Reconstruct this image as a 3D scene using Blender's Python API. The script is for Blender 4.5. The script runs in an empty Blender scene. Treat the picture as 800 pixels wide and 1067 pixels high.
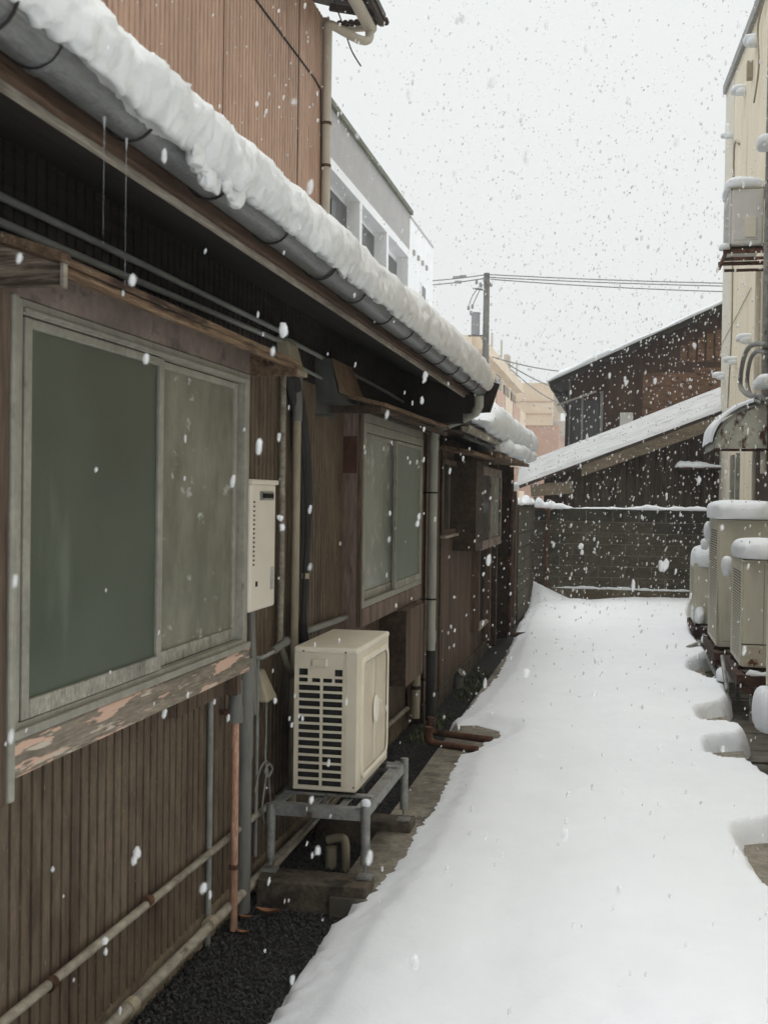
import bpy, bmesh, math, random
import numpy as np
from mathutils import Vector, Matrix

S = bpy.context.scene
COL = S.collection

# ------------------------------------------------------------------ camera
F, CX, CY = 1200.0, 400.0, 533.5          # focal length and centre in photo pixels (800 x 1067)
EYE = Vector((0.0, 0.0, 1.6))
def _cam_basis(vx, vy, roll):
    r = math.radians(roll)
    f = Vector((vx-CX, vy-CY, F)).normalized()
    up = Vector((math.sin(r), -math.cos(r), 0))
    up = (up - f*up.dot(f)).normalized()
    rt = f.cross(up)
    if rt.x < 0: rt = -rt
    return rt, f, up
RT, FW, UP = _cam_basis(645, 520, 1.0)
def ray(px, py):
    v = Vector((px-CX, py-CY, F))
    return Vector((RT.dot(v), FW.dot(v), UP.dot(v)))
def at(px, py, ax, val):
    """point of the photograph that lies on the real plane  ax = val"""
    d = ray(px, py); i = 'XYZ'.index(ax)
    return EYE + d*((val-EYE[i])/d[i])
cam_d = bpy.data.cameras.new('camera')
cam = bpy.data.objects.new('camera', cam_d); COL.objects.link(cam)
S.camera = cam
cam_d.sensor_fit = 'VERTICAL'; cam_d.sensor_height = 36; cam_d.lens = 36*F/1067.0
cam_d.clip_start = 0.05; cam_d.clip_end = 2000
cx = Vector((RT.x, FW.x, UP.x)); cy = -Vector((RT.y, FW.y, UP.y)); cz = -Vector((RT.z, FW.z, UP.z))
mw = Matrix.Identity(4)
for i in range(3):
    mw[i][0] = cx[i]; mw[i][1] = cy[i]; mw[i][2] = cz[i]; mw[i][3] = EYE[i]
cam.matrix_world = mw
cam_d.dof.use_dof = True; cam_d.dof.focus_distance = 6.5; cam_d.dof.aperture_fstop = 8

# ------------------------------------------------------------------ sky, sun, exposure
W = bpy.data.worlds.new('World'); S.world = W; W.use_nodes = True
nt = W.node_tree; nt.nodes.clear()
def wn(t, **k):
    n = nt.nodes.new(t)
    for a, b in k.items(): setattr(n, a, b)
    return n
sky = wn('ShaderNodeTexSky', sky_type='NISHITA', sun_disc=False)
sky.sun_elevation = math.radians(60); sky.sun_rotation = math.radians(0)
sky.air_density = 2.0; sky.dust_density = 5.0
hs = wn('ShaderNodeHueSaturation'); hs.inputs['Saturation'].default_value = 0.1
nt.links.new(sky.outputs[0], hs.inputs['Color'])
tc = wn('ShaderNodeTexCoord'); sp = wn('ShaderNodeSeparateXYZ'); nt.links.new(tc.outputs['Generated'], sp.inputs[0])
rp = wn('ShaderNodeValToRGB')                               # overcast cloud deck: brighter towards the zenith
rp.color_ramp.elements[0].position = 0.0; rp.color_ramp.elements[0].color = (.82, .845, .84, 1)
rp.color_ramp.elements[1].position = 1.0; rp.color_ramp.elements[1].color = (2.2, 2.2, 2.19, 1)
e = rp.color_ramp.elements.new(0.45); e.color = (.83, .86, .855, 1)
nt.links.new(sp.outputs['Z'], rp.inputs[0])
mul = wn('ShaderNodeMix', data_type='RGBA', blend_type='MULTIPLY'); mul.inputs[0].default_value = 1
nt.links.new(rp.outputs[0], mul.inputs[6]); mul.inputs[7].default_value = (10, 10, 10, 1)
mx = wn('ShaderNodeMix', data_type='RGBA'); mx.inputs[0].default_value = 0.96
nt.links.new(hs.outputs[0], mx.inputs[6]); nt.links.new(mul.outputs[2], mx.inputs[7])
bg = wn('ShaderNodeBackground'); bg.inputs['Strength'].default_value = 0.1
nt.links.new(mx.outputs[2], bg.inputs['Color'])
wo = wn('ShaderNodeOutputWorld'); nt.links.new(bg.outputs[0], wo.inputs['Surface'])
sun_d = bpy.data.lights.new('sun', 'SUN'); sun_d.energy = 0.7; sun_d.angle = math.radians(45); sun_d.color = (1, .985, .965)
sun = bpy.data.objects.new('sun', sun_d); COL.objects.link(sun)
sun.rotation_euler = (math.radians(-30), 0, 0); sun.location = (2, 4, 30)
S.view_settings.view_transform = 'Standard'; S.view_settings.look = 'None'
S.view_settings.exposure = 0.08; S.view_settings.gamma = 1.0; S.view_settings.use_curve_mapping = False
S.render.engine = 'CYCLES'
S.cycles.max_bounces = 6; S.cycles.diffuse_bounces = 4

# ------------------------------------------------------------------ materials
def lin(c):
    g = .3*c[0]+.59*c[1]+.11*c[2]; k = .86 if c[0] > c[2] else .8
    c = [g+(v-g)*k for v in c]; o = []
    if 10 < c[0]-c[2] < 60 and c[0] < 175: c[1] += .03*(c[0]-c[2])
    for v in c:
        v /= 255.0
        o.append(v/12.92 if v <= .04045 else ((v+.055)/1.055)**2.4)
    return (*o, 1)
def mat(name, c1, c2=None, scale=(4, 4, 4), detail=5, rough=.8, bump=.15, bscale=60, spot=None, spot2=None, metallic=0, spec=.3,
        lo=.35, hi=.65, dist=.01, rvar=0.0, fine=.34):
    m = bpy.data.materials.new(name); m.use_nodes = True
    t = m.node_tree; N = t.nodes; L = t.links
    b = N['Principled BSDF']
    b.inputs['Roughness'].default_value = rough; b.inputs['Metallic'].default_value = metallic
    b.inputs['Specular IOR Level'].default_value = spec
    tcn = N.new('ShaderNodeTexCoord')
    def noise(sc, det, seed=0.0):
        mp = N.new('ShaderNodeMapping'); mp.inputs['Scale'].default_value = sc if isinstance(sc, (tuple, list)) else (sc, sc, sc)
        mp.inputs['Location'].default_value = (seed, seed*1.7, seed*.6)
        L.new(tcn.outputs['Object'], mp.inputs[0])
        n = N.new('ShaderNodeTexNoise'); n.inputs['Scale'].default_value = 1; n.inputs['Detail'].default_value = det
        n.inputs['Roughness'].default_value = .6
        L.new(mp.outputs[0], n.inputs['Vector']); return n.outputs['Fac']
    c2 = c2 or c1
    cr = N.new('ShaderNodeValToRGB'); cr.color_ramp.elements[0].position = lo; cr.color_ramp.elements[1].position = hi
    cr.color_ramp.elements[0].color = lin(c1); cr.color_ramp.elements[1].color = lin(c2)
    nf = noise(scale, detail, 3.1); L.new(nf, cr.inputs[0])
    out = cr.outputs[0]
    # broad blotches so nothing is even
    bl = noise(tuple(s*.22 for s in scale) if isinstance(scale, tuple) else scale*.22, 3, 11.3)
    br = N.new('ShaderNodeMapRange'); br.inputs[1].default_value = .3; br.inputs[2].default_value = .7
    br.inputs[3].default_value = 1-.8*fine; br.inputs[4].default_value = 1+.7*fine; L.new(bl, br.inputs[0])
    mm = N.new('ShaderNodeMix'); mm.data_type = 'RGBA'; mm.blend_type = 'MULTIPLY'; mm.inputs[0].default_value = 1
    L.new(out, mm.inputs[6]); L.new(br.outputs[0], mm.inputs[7]); out = mm.outputs[2]
    f1 = noise(tuple(s*4.3 for s in scale) if isinstance(scale, tuple) else scale*4.3, 5, 5.9)
    fr = N.new('ShaderNodeMapRange'); fr.inputs[1].default_value = .3; fr.inputs[2].default_value = .7
    fr.inputs[3].default_value = 1-fine; fr.inputs[4].default_value = 1+fine; L.new(f1, fr.inputs[0])
    mm = N.new('ShaderNodeMix'); mm.data_type = 'RGBA'; mm.blend_type = 'MULTIPLY'; mm.inputs[0].default_value = 1
    L.new(out, mm.inputs[6]); L.new(fr.outputs[0], mm.inputs[7]); out = mm.outputs[2]
    for k, s in enumerate((spot, spot2)):
        if s:
            col, sc, th, wd = s
            mr = N.new('ShaderNodeMapRange'); mr.inputs[1].default_value = th; mr.inputs[2].default_value = th+wd
            L.new(noise(sc, 6, 7.7+k*5), mr.inputs[0])
            mi = N.new('ShaderNodeMix'); mi.data_type = 'RGBA'; L.new(mr.outputs[0], mi.inputs[0])
            L.new(out, mi.inputs[6]); mi.inputs[7].default_value = lin(col); out = mi.outputs[2]
    L.new(out, b.inputs['Base Color'])
    if bump:
        bp = N.new('ShaderNodeBump'); bp.inputs['Strength'].default_value = bump; bp.inputs['Distance'].default_value = dist
        L.new(noise(bscale, 4, 1.3), bp.inputs['Height']); L.new(bp.outputs[0], b.inputs['Normal'])
    if rvar:
        rr = N.new('ShaderNodeMapRange'); rr.inputs[3].default_value = max(.05, rough-rvar); rr.inputs[4].default_value = min(1, rough+rvar)
        L.new(nf, rr.inputs[0]); L.new(rr.outputs[0], b.inputs['Roughness'])
    return m
V = lambda a, b=.12: (a, a, a*b)        # noise stretched along Z
MT = {}
MT['siding'] = mat('brown_corrugated_siding', (87, 72, 57), (111, 93, 75), (24, 24, 8), 8, .62, .25, (70, 70, 8), spot=((136, 120, 98), (60, 60, 36), .63, .08), spot2=((62, 42, 30), (5, 5, 1.6), .56, .16), spec=.3, fine=.2)
MT['groove'] = mat('dark_brown_groove', (48, 34, 24), (66, 48, 34), (30, 30, 3), 5, .8, .2, 60)
MT['ventdark'] = mat('sooty_grey_sheet', (66, 68, 66), (84, 86, 82), (6, 6, 6), 5, .6, .1, 60, fine=.1)
MT['ventflap'] = mat('brown_stained_flap', (98, 76, 58), (122, 96, 74), (7, 7, 7), 5, .7, .1, 60)
MT['foundation'] = mat('tan_mortar', (122, 106, 86), (148, 130, 106), (6, 6, 6), rough=.95, spot=((84, 74, 60), (3, 3, 8), .56, .1))
MT['roofmetal'] = mat('dark_roof', (60, 52, 48), (78, 66, 58), rough=.6)
MT['darkwood'] = mat('dark_aged_wood', (51, 40, 33), (79, 62, 48), (30, 3, 30), 6, .85, .4, (120, 8, 120))
MT['blackeave'] = mat('shade_black_board', (34, 30, 27), (48, 42, 37), (20, 2, 20), 5, .9, .3, 60)  # near-black eave boards; on the upper siding the colour paints in eave shade
MT['eavewood'] = mat('brown_eave_wood', (76, 54, 41), (101, 76, 59), (30, 2.5, 30), 6, .85, .4, (120, 8, 120))
MT['palewood'] = mat('pale_eave_board', (142, 132, 118), (172, 162, 146), (20, 2, 20), 6, .8, .3, (100, 8, 100), spot=((96, 82, 70), (8, 2, 8), .6, .08))
MT['fascia_paint'] = mat('mauve_weathered_paint', (124, 108, 100), (142, 126, 116), (5, 5, 5), 6, .8, .2, 60, spot=((98, 84, 76), (9, 6, 9), .55, .08), spot2=((150, 134, 122), (30, 14, 30), .66, .05), fine=0.16)
MT['hoodwood'] = mat('weathered_hood_wood', (98, 74, 56), (140, 112, 86), (60, 3, 60), 8, .9, .6, (150, 6, 150), spot=((66, 48, 38), (18, 3, 18), .54, .1), spot2=((168, 152, 132), (90, 6, 90), .64, .06))
MT['endgrain'] = mat('bleached_wood_end', (88, 74, 62), (150, 134, 116), (7, 24, 90), 8, .9, .8, (10, 60, 160), lo=.44, hi=.62)
MT['peel'] = mat('peeling_painted_sill', (112, 102, 90), (140, 128, 112), (24, 3.4, 34), 8, .85, .5, (90, 9, 110), spot=((208, 170, 148), (20, 2.6, 22), .54, .015), spot2=((196, 184, 166), (55, 5, 60), .60, .02))
MT['postwood'] = mat('brown_post', (87, 70, 58), (116, 96, 80), (40, 40, 2), 8, .85, .5, (130, 130, 6), spot=((62, 44, 36), (60, 60, 3), .58, .08))
MT['panelwood'] = mat('faded_mauve_board', (116, 96, 86), (136, 116, 104), (16, 16, 2), 6, .85, .4, (90, 90, 6), spot=((58, 44, 38), (50, 50, 4.5), .62, .05), spot2=((92, 74, 64), (9, 9, 1.2), .56, .1))
MT['redboard'] = mat('dark_red_board', (78, 46, 34), (92, 54, 40), (20, 20, 4), 5, .7, .2)
MT['plank'] = mat('brown_plank_siding', (84, 66, 52), (115, 94, 76), (26, 26, 1.2), 8, .85, .5, (110, 110, 6), spot=((52, 40, 34), (18, 18, 1), .54, .1), spot2=((140, 116, 94), (60, 60, 3), .66, .06))
MT['alu'] = mat('oxidised_aluminium', (140, 138, 126), (158, 155, 142), (8, 8, 8), 6, .5, .1, 90, spot=((116, 108, 98), (34, 34, 12), .63, .1), metallic=.2, spec=.4, fine=.12)
MT['alustain'] = mat('stained_aluminium_rail', (132, 130, 118), (162, 158, 146), (12, 20, 12), 6, .6, .15, 90, spot=((72, 64, 56), (14, 15, 6), .6, .12), metallic=.1)
MT['gap'] = mat('rubber_gap', (24, 22, 20), rough=.9)
def glass(name, c1, c2, rough, bump, bs, coat=.0, spot=None, spec=.5, scale=(1.5, 1.5, 1.5)):
    return mat(name, c1, c2, scale, 3, rough, bump, bs, spec=spec, spot=spot, dist=.003, fine=.05)
MT['glassg'] = glass('green_frosted_glass', (55, 66, 52), (72, 84, 68), .3, .25, 160, spot=((104, 114, 100), (5, 5, 1.2), .6, .25))
MT['glassw'] = glass('pale_wet_frosted_glass', (99, 100, 83), (131, 131, 113), .24, 1.0, (110, 110, 90), spot=((186, 190, 182), (26, 9, 16), .62, .1), scale=(5, 5, 3))
MT['glassp'] = glass('patterned_glass', (120, 128, 116), (150, 156, 144), .25, .9, (60, 60, 60), spot=((176, 182, 172), (9, 9, 9), .58, .1))
MT['glassp2'] = glass('pale_green_glass', (101, 115, 101), (115, 130, 115), .35, .15, 200)
MT['glassd'] = glass('dark_glass', (36, 40, 40), (64, 68, 66), .2, .2, 60)
MT['galv'] = mat('old_galvanised_gutter', (103, 105, 105), (126, 127, 127), (50, 5, 50), 6, .42, .3, 70, spot=((92, 90, 88), (40, 9, 40), .6, .12), metallic=.4, spec=.5, rvar=.15, fine=0.2)
MT['wire'] = mat('dark_bracket_wire', (38, 36, 34), rough=.6)
MT['blackrub'] = mat('black_insulation', (40, 40, 39), (52, 52, 50), rough=.7, bump=.3, bscale=90, fine=0.1)
MT['greypvc'] = mat('grey_pvc', (98, 99, 94), (116, 116, 110), (8, 8, 2), rough=.5, spot=((74, 76, 76), (20, 20, 4), .6, .15), fine=0.12)
MT['dpipe'] = mat('blue_grey_pvc', (160, 162, 152), (177, 177, 164), (10, 10, 1), rough=.5, spot=((142, 142, 136), (26, 26, 2), .62, .12), fine=0.12)
MT['beigepipe'] = mat('beige_pipe', (146, 134, 112), (168, 156, 132), (10, 10, 2), rough=.55, spot=((104, 92, 76), (20, 20, 6), .64, .1), fine=0.14)
MT['wallpipe'] = mat('dirty_beige_conduit', (128, 120, 104), (158, 150, 134), (10, 5, 10), rough=.6, spot=((94, 84, 70), (30, 8, 30), .6, .1))
MT['greypipe'] = mat('grey_conduit', (118, 120, 116), (140, 142, 136), (10, 4, 10), rough=.5, fine=0.12)
MT['copper'] = mat('salmon_wrapped_copper', (166, 120, 98), (184, 140, 116), (30, 30, 6), rough=.6, bump=.3, bscale=90, spot=((140, 92, 72), (30, 30, 9), .62, .1))
MT['rust'] = mat('rusty_steel', (83, 53, 40), (111, 74, 55), (16, 16, 16), 6, .9, .4, 90, spot=((60, 38, 30), (9, 9, 9), .52, .1))
MT['rustd'] = mat('dark_rust_angle', (66, 44, 36), (86, 56, 44), (16, 16, 16), 6, .8, .4, 90, spot=((40, 30, 27), (9, 9, 9), .5, .1))
MT['acbeige'] = mat('beige_painted_steel', (207, 197, 174), (218, 208, 185), (3, 3, 3), 5, .42, .05, 60, spec=.45, spot=((176, 164, 140), (9, 9, 3), .66, .12), fine=.04)
MT['aclip'] = mat('lighter_beige_lid', (222, 212, 190), (231, 222, 201), (3, 3, 3), 5, .4, .05, 60, spec=.45, fine=.04)
MT['acdark'] = mat('dark_fin_core', (30, 32, 32), (44, 46, 46), (200, 200, 3), 3, .6, .2, (300, 300, 20))
MT['badge'] = mat('cream_badge', (232, 226, 210), rough=.35, fine=.04)
MT['heater'] = mat('cream_heater_case', (215, 208, 190), (221, 213, 198), (2, 2, 2), 4, .4, .04, 60, spec=.4, fine=.04)
MT['steel'] = mat('weathered_zinc_steel', (118, 120, 116), (150, 151, 146), (14, 14, 14), 6, .5, .2, 60, metallic=.3, spot=((84, 70, 58), (12, 12, 12), .58, .08), fine=0.18)
MT['conc'] = mat('wet_dark_concrete', (72, 63, 52), (96, 85, 72), (12, 12, 12), 8, .8, .4, 90, spot=((54, 46, 40), (7, 7, 7), .54, .1), spot2=((118, 86, 66), (16, 16, 16), .64, .08))
MT['kerb'] = mat('damp_concrete_strip', (112, 104, 90), (138, 130, 114), (9, 9, 9), 8, .7, .3, 80, spot=((84, 78, 68), (4, 4, 4), .52, .1))
MT['gravel'] = mat('black_gravel', (31, 32, 34), (75, 75, 74), (60, 60, 60), 3, .6, .8, 90, spec=.5, lo=.3, hi=.7)
MT['gravelbed'] = mat('gravel_bed', (26, 26, 26), (41, 39, 37), (70, 70, 70), 6, .8, .9, 120)
MT['snow'] = mat('snow', (223, 230, 235), (229, 235, 240), (3, 3, 3), 4, .9, .35, (40, 40, 40), spec=.15, dist=.006, fine=0.01)
MT['snowlane'] = mat('lane_snow', (236, 241, 245), (240, 245, 249), (1.2, 1.2, 1.2), 5, .9, .35, (34, 34, 34), spec=.12, dist=.008, fine=0.008)
MT['snowwet'] = mat('wet_gutter_snow', (204, 206, 205), (214, 216, 215), (7, 7, 7), 6, .75, .45, (45, 45, 45), spec=.25, dist=.008, fine=0.01)
for k_ in ('snow', 'snowlane', 'snowwet'):
    # blotch multiplier stays subtle on snow
    for n_ in MT[k_].node_tree.nodes:
        if n_.type == 'MAP_RANGE': n_.inputs[3].default_value = .975; n_.inputs[4].default_value = 1.0
MT['redmetal'] = mat('reddish_brown_corrugated_steel', (179, 141, 119), (199, 161, 136), (5, 5, 1), 5, .55, .1, 60, spot=((140, 100, 84), (3, 3, .6), .58, .15), spec=.35, fine=0.12)
MT['beigegutter'] = mat('beige_plastic_gutter', (186, 178, 160), (196, 188, 170), rough=.5, fine=.04)
MT['whitewall'] = mat('white_render', (238, 239, 239), (243, 244, 244), (1, 1, 1), rough=.8, bump=.05, fine=.04)
MT['greypanel'] = mat('grey_facade_panel', (166, 163, 160), (176, 172, 168), (2, 2, 2), rough=.7, spot=((168, 140, 128), (3, 3, 3), .62, .1), fine=.04)
MT['greentrim'] = mat('green_brown_coping', (98, 100, 84), (112, 112, 94), (4, 4, 4), rough=.7)
MT['aptbeige'] = mat('beige_apartment_tile', (205, 184, 156), (212, 192, 164), (1, 1, 1), rough=.8, bump=.05, fine=.04)
MT['aptpink'] = mat('pink_brick_tile', (178, 140, 120), (188, 150, 130), (2, 2, 3), rough=.85, bump=.05, fine=.04)
MT['aptgrey'] = mat('grey_apartment_concrete', (176, 166, 152), (190, 180, 166), (1, 1, 1), rough=.85, fine=.04)
MT['polec'] = mat('utility_pole_concrete', (96, 94, 88), (112, 110, 104), rough=.9, fine=0.1)
MT['boxgrey'] = mat('grey_transformer', (128, 130, 130), rough=.6, fine=0.05)
MT['cable'] = mat('cable_black', (86, 88, 88), rough=.6)
MT['cablenear'] = mat('black_cable', (36, 34, 32), rough=.6)
MT['brick'] = mat('dark_brown_brick', (102, 77, 58), (134, 97, 73), (9, 9, 26), 6, .85, .4, 60, spot=((56, 36, 30), (5, 5, 12), .56, .1))
MT['blackwood'] = mat('charred_wood', (41, 37, 33), (58, 51, 45), (16, 16, 2), 6, .85, .3, 60)
MT['brownwall'] = mat('dark_red_brown_boards', (66, 50, 42), (84, 62, 50), (14, 14, 2), 6, .85, .3, 60)
MT['shedwood'] = mat('grey_brown_shed_boards', (74, 64, 54), (98, 86, 72), (22, 22, 1.6), 7, .9, .4, 60, spot=((46, 40, 35), (16, 16, 1.5), .55, .1))
MT['beam'] = mat('tan_barge_board', (116, 103, 86), (132, 118, 98), (6, 6, 20), 5, .8, .2, 60)
MT['roofsnow'] = mat('thin_snow_on_roof', (176, 178, 178), (193, 195, 195), (1.2, 7, 7), 7, .9, .4, 20, spot=((150, 150, 148), (1.2, 9, 9), .57, .1), dist=.02, fine=0.05)
MT['block'] = mat('mossy_concrete_block', (72, 68, 57), (90, 84, 70), (5, 5, 5), 7, .9, .4, 70, spot=((62, 60, 48), (2.2, 2.2, 3.5), .54, .12))
MT['blocktop'] = mat('wet_dark_block', (52, 52, 45), (68, 67, 56), (5, 5, 5), 7, .85, .4, 70)
MT['joint'] = mat('mortar_joint', (128, 122, 106), (88, 84, 72), (4, 4, 4), 5, .9, .1, 60)
MT['footing'] = mat('brown_footing', (88, 78, 62), (108, 96, 76), (5, 5, 5), 6, .9, .3, 60)
MT['creamwall'] = mat('cream_metal_siding', (229, 216, 188), (237, 226, 198), (2, 2, .6), 6, .6, .06, 40, spot=((186, 176, 150), (8, 8, .5), .58, .12), spec=.35, fine=.04)
MT['creamtrim'] = mat('cream_trim', (214, 208, 190), (222, 216, 200), rough=.6, fine=.04)
MT['acgrey'] = mat('aged_beige_cabinet', (186, 182, 163), (197, 194, 174), (4, 4, 1), 6, .5, .06, 60, spot=((158, 148, 126), (14, 14, 1), .6, .1), spec=.35, fine=0.06)
MT['unitgrey'] = mat('grey_white_unit', (200, 200, 195), (210, 210, 205), (3, 3, 3), 5, .5, .05, 60, fine=.04)
MT['acrust'] = mat('rust_stained_cabinet', (181, 172, 151), (191, 183, 161), (4, 4, 4), 6, .6, .15, 60, spot=((112, 66, 44), (11, 11, 7), .57, .03), fine=0.08)
MT['awn'] = mat('rust_stained_metal_awning', (172, 176, 164), (186, 190, 176), (5, 5, 5), 6, .6, .15, 60, spot=((86, 54, 40), (7, 7, 3.4), .53, .08), spot2=((120, 74, 50), (14, 14, 9), .6, .06), fine=0.1)
MT['browndoor'] = mat('dark_brown_boards', (70, 48, 38), (90, 62, 48), (20, 20, 2), 6, .8, .3, 60)
MT['wetboard'] = mat('wet_dark_slab', (68, 62, 53), (94, 87, 74), (5, 14, 6), 8, .55, .5, 60, spot=((48, 40, 34), (5, 12, 5), .52, .1), spot2=((86, 60, 46), (10, 20, 10), .62, .1), spec=.4)
MT['flake'] = mat('falling_snowflake', (246, 248, 249), rough=.9, bump=0, fine=.01)
_t = MT['flake'].node_tree; _tr = _t.nodes.new('ShaderNodeBsdfTransparent'); _mx = _t.nodes.new('ShaderNodeMixShader'); _mx.inputs[0].default_value = .62
_t.links.new(_tr.outputs[0], _mx.inputs[1]); _t.links.new(_t.nodes['Principled BSDF'].outputs[0], _mx.inputs[2]); _t.links.new(_mx.outputs[0], _t.nodes['Material Output'].inputs[0])
MT['nearflake'] = MT['flake'].copy(); MT['nearflake'].name = 'wet_snowflake'
for n_ in MT['nearflake'].node_tree.nodes:
    if n_.type == 'MIX_SHADER': n_.inputs[0].default_value = .48
MT['water'] = mat('dripping_meltwater', (190, 194, 196), rough=.1, bump=0, spec=.8)
_t = MT['water'].node_tree; _tr = _t.nodes.new('ShaderNodeBsdfTransparent'); _mx = _t.nodes.new('ShaderNodeMixShader'); _mx.inputs[0].default_value = .45
_t.links.new(_tr.outputs[0], _mx.inputs[1]); _t.links.new(_t.nodes['Principled BSDF'].outputs[0], _mx.inputs[2]); _t.links.new(_mx.outputs[0], _t.nodes['Material Output'].inputs[0])
MT['leaf'] = mat('dry_brown_leaf', (134, 84, 54), (160, 106, 70), rough=.7)
MT['weed'] = mat('small_weeds', (72, 84, 50), (98, 108, 66), rough=.8)
MT['paper'] = mat('pale_notice', (206, 206, 200), rough=.7, fine=.04)
MT['label'] = mat('grey_rating_label', (150, 150, 146), (190, 190, 184), (3, 90, 90), 3, .5, 0)

# ------------------------------------------------------------------ mesh tools
class MB:
    def __init__(s): s.v = []; s.f = []; s.c = []
    def add(s, vs, fs):
        o = len(s.v); s.c.append(o); s.v += [tuple(v) for v in vs]; s.f += [tuple(o+i for i in f) for f in fs]; return s
    def box(s, x0, x1, y0, y1, z0, z1):
        x0, x1 = sorted((x0, x1)); y0, y1 = sorted((y0, y1)); z0, z1 = sorted((z0, z1))
        return s.add([(x0,y0,z0),(x1,y0,z0),(x1,y1,z0),(x0,y1,z0),(x0,y0,z1),(x1,y0,z1),(x1,y1,z1),(x0,y1,z1)],
                     [(0,3,2,1),(4,5,6,7),(0,1,5,4),(1,2,6,5),(2,3,7,6),(3,0,4,7)])
    def hexa(s, lower, upper):
        """eight corners: lower four and upper four in the same turning order"""
        n = len(lower)
        fs = [tuple(range(n))[::-1], tuple(range(n, 2*n))]
        for i in range(n): j = (i+1) % n; fs.append((i, j, n+j, n+i))
        return s.add(list(lower)+list(upper), fs)
    def bar(s, a, b, w, h, up=(0,0,1)):
        a = Vector(a); b = Vector(b); d = (b-a).normalized(); u = Vector(up)
        r = d.cross(u)
        if r.length < 1e-4: r = d.cross(Vector((1,0,0)))
        r.normalize(); u = r.cross(d).normalized(); r *= w/2; u = u*h/2
        q = [-r-u, r-u, r+u, -r+u]
        return s.hexa([a+i for i in q], [b+i for i in q])
    def tube(s, pts, rad, n=10, caps=True):
        pts = [Vector(p) for p in pts]; m = len(pts)
        rads = rad if isinstance(rad, (list, tuple)) else [rad]*m
        t0 = (pts[1]-pts[0]).normalized(); u = t0.orthogonal().normalized(); base = len(s.v)
        prev = t0; rings = []
        for i in range(m):
            if i == 0: t = t0
            elif i == m-1: t = (pts[i]-pts[i-1]).normalized()
            else: t = ((pts[i]-pts[i-1]).normalized()+(pts[i+1]-pts[i]).normalized()).normalized()
            q = prev.rotation_difference(t); u = (q @ u); u = (u - t*u.dot(t)).normalized(); prev = t
            w = t.cross(u)
            rings.append([pts[i]+(u*math.cos(2*math.pi*k/n)+w*math.sin(2*math.pi*k/n))*rads[i] for k in range(n)])
        vs = [v for r in rings for v in r]; fs = []
        for i in range(m-1):
            for k in range(n):
                l = (k+1) % n; fs.append((i*n+k, i*n+l, (i+1)*n+l, (i+1)*n+k))
        if caps: fs.append(tuple(range(n))[::-1]); fs.append(tuple((m-1)*n+k for k in range(n)))
        return s.add(vs, fs)
    def extrude(s, prof, vec, close=False):
        n = len(prof); vec = Vector(vec); vs = [Vector(p) for p in prof]; vs += [v+vec for v in vs]
        fs = [(i, i+1, n+i+1, n+i) for i in range(n-1)]
        if close: fs.append((n-1, 0, n, 2*n-1)); fs.append(tuple(range(n))[::-1]); fs.append(tuple(range(n, 2*n)))
        return s.add(vs, fs)
    def grid(s, P):
        """P[i][j] points"""
        a = len(P); b = len(P[0]); vs = [p for r in P for p in r]
        return s.add(vs, [(i*b+j, i*b+j+1, (i+1)*b+j+1, (i+1)*b+j) for i in range(a-1) for j in range(b-1)])
    def plate(s, O, U, Vv, N, us, vs, holes, t):
        """sheet in the U,V plane, thickness t along -N, cells in holes cut out"""
        O = Vector(O); U = Vector(U); Vv = Vector(Vv); N = Vector(N)
        nu = len(us)-1; nv = len(vs)-1
        P = lambda i, j, k: O+U*us[i]+Vv*vs[j]-N*(t*k)
        solid = lambda i, j: 0 <= i < nu and 0 <= j < nv and (i, j) not in holes
        for i in range(nu):
            for j in range(nv):
                if not solid(i, j): continue
                s.add([P(i,j,0),P(i+1,j,0),P(i+1,j+1,0),P(i,j+1,0)], [(0,1,2,3)])
                for di, dj, a, b in ((-1,0,(i,j),(i,j+1)), (1,0,(i+1,j),(i+1,j+1)), (0,-1,(i,j),(i+1,j)), (0,1,(i,j+1),(i+1,j+1))):
                    if not solid(i+di, j+dj):
                        s.add([P(*a,0),P(*b,0),P(*b,1),P(*a,1)], [(0,1,2,3)])
        return s
    def pieces(s):
        """chunks that stand well apart become meshes of their own"""
        k = len(s.c)
        if k < 2 or k > 500: return [s]
        A = np.array(s.v); ends = s.c[1:]+[len(s.v)]
        lo = np.array([A[a:b].min(0) for a, b in zip(s.c, ends)]); hi = np.array([A[a:b].max(0) for a, b in zip(s.c, ends)])
        size = (hi-lo).max(1); gap = np.maximum(0, np.maximum(lo[:,None]-hi[None], lo[None]-hi[:,None]))
        near = np.sqrt((gap**2).sum(2)) <= np.maximum(.02, .5*np.maximum(size[:,None], size[None]))
        lab = list(range(k)); seen = [-1]*k; n = 0
        for i in range(k):
            if seen[i] >= 0: continue
            st = [i]; seen[i] = n
            while st:
                q = st.pop()
                for j in np.nonzero(near[q])[0]:
                    if seen[j] < 0: seen[j] = n; st.append(int(j))
            n += 1
        if n == 1: return [s]
        out = [MB() for _ in range(n)]; who = [0]*len(s.v); new = [0]*len(s.v)
        for ci, (a, b) in enumerate(zip(s.c, ends)):
            o = out[seen[ci]]; o.c.append(len(o.v))
            for v in range(a, b): who[v] = seen[ci]; new[v] = len(o.v); o.v.append(s.v[v])
        for f in s.f: out[who[f[0]]].f.append(tuple(new[v] for v in f))
        return out
    def build(s, name, m, parent=None, smooth=False, bevel=0, seg=2, fix=True):
        if parent is not None:
            P = s.pieces()
            if len(P) > 1:
                os_ = [p.build1(name, m, parent, smooth, bevel, seg, fix) for p in P]; return os_[0]
        return s.build1(name, m, parent, smooth, bevel, seg, fix)
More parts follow.
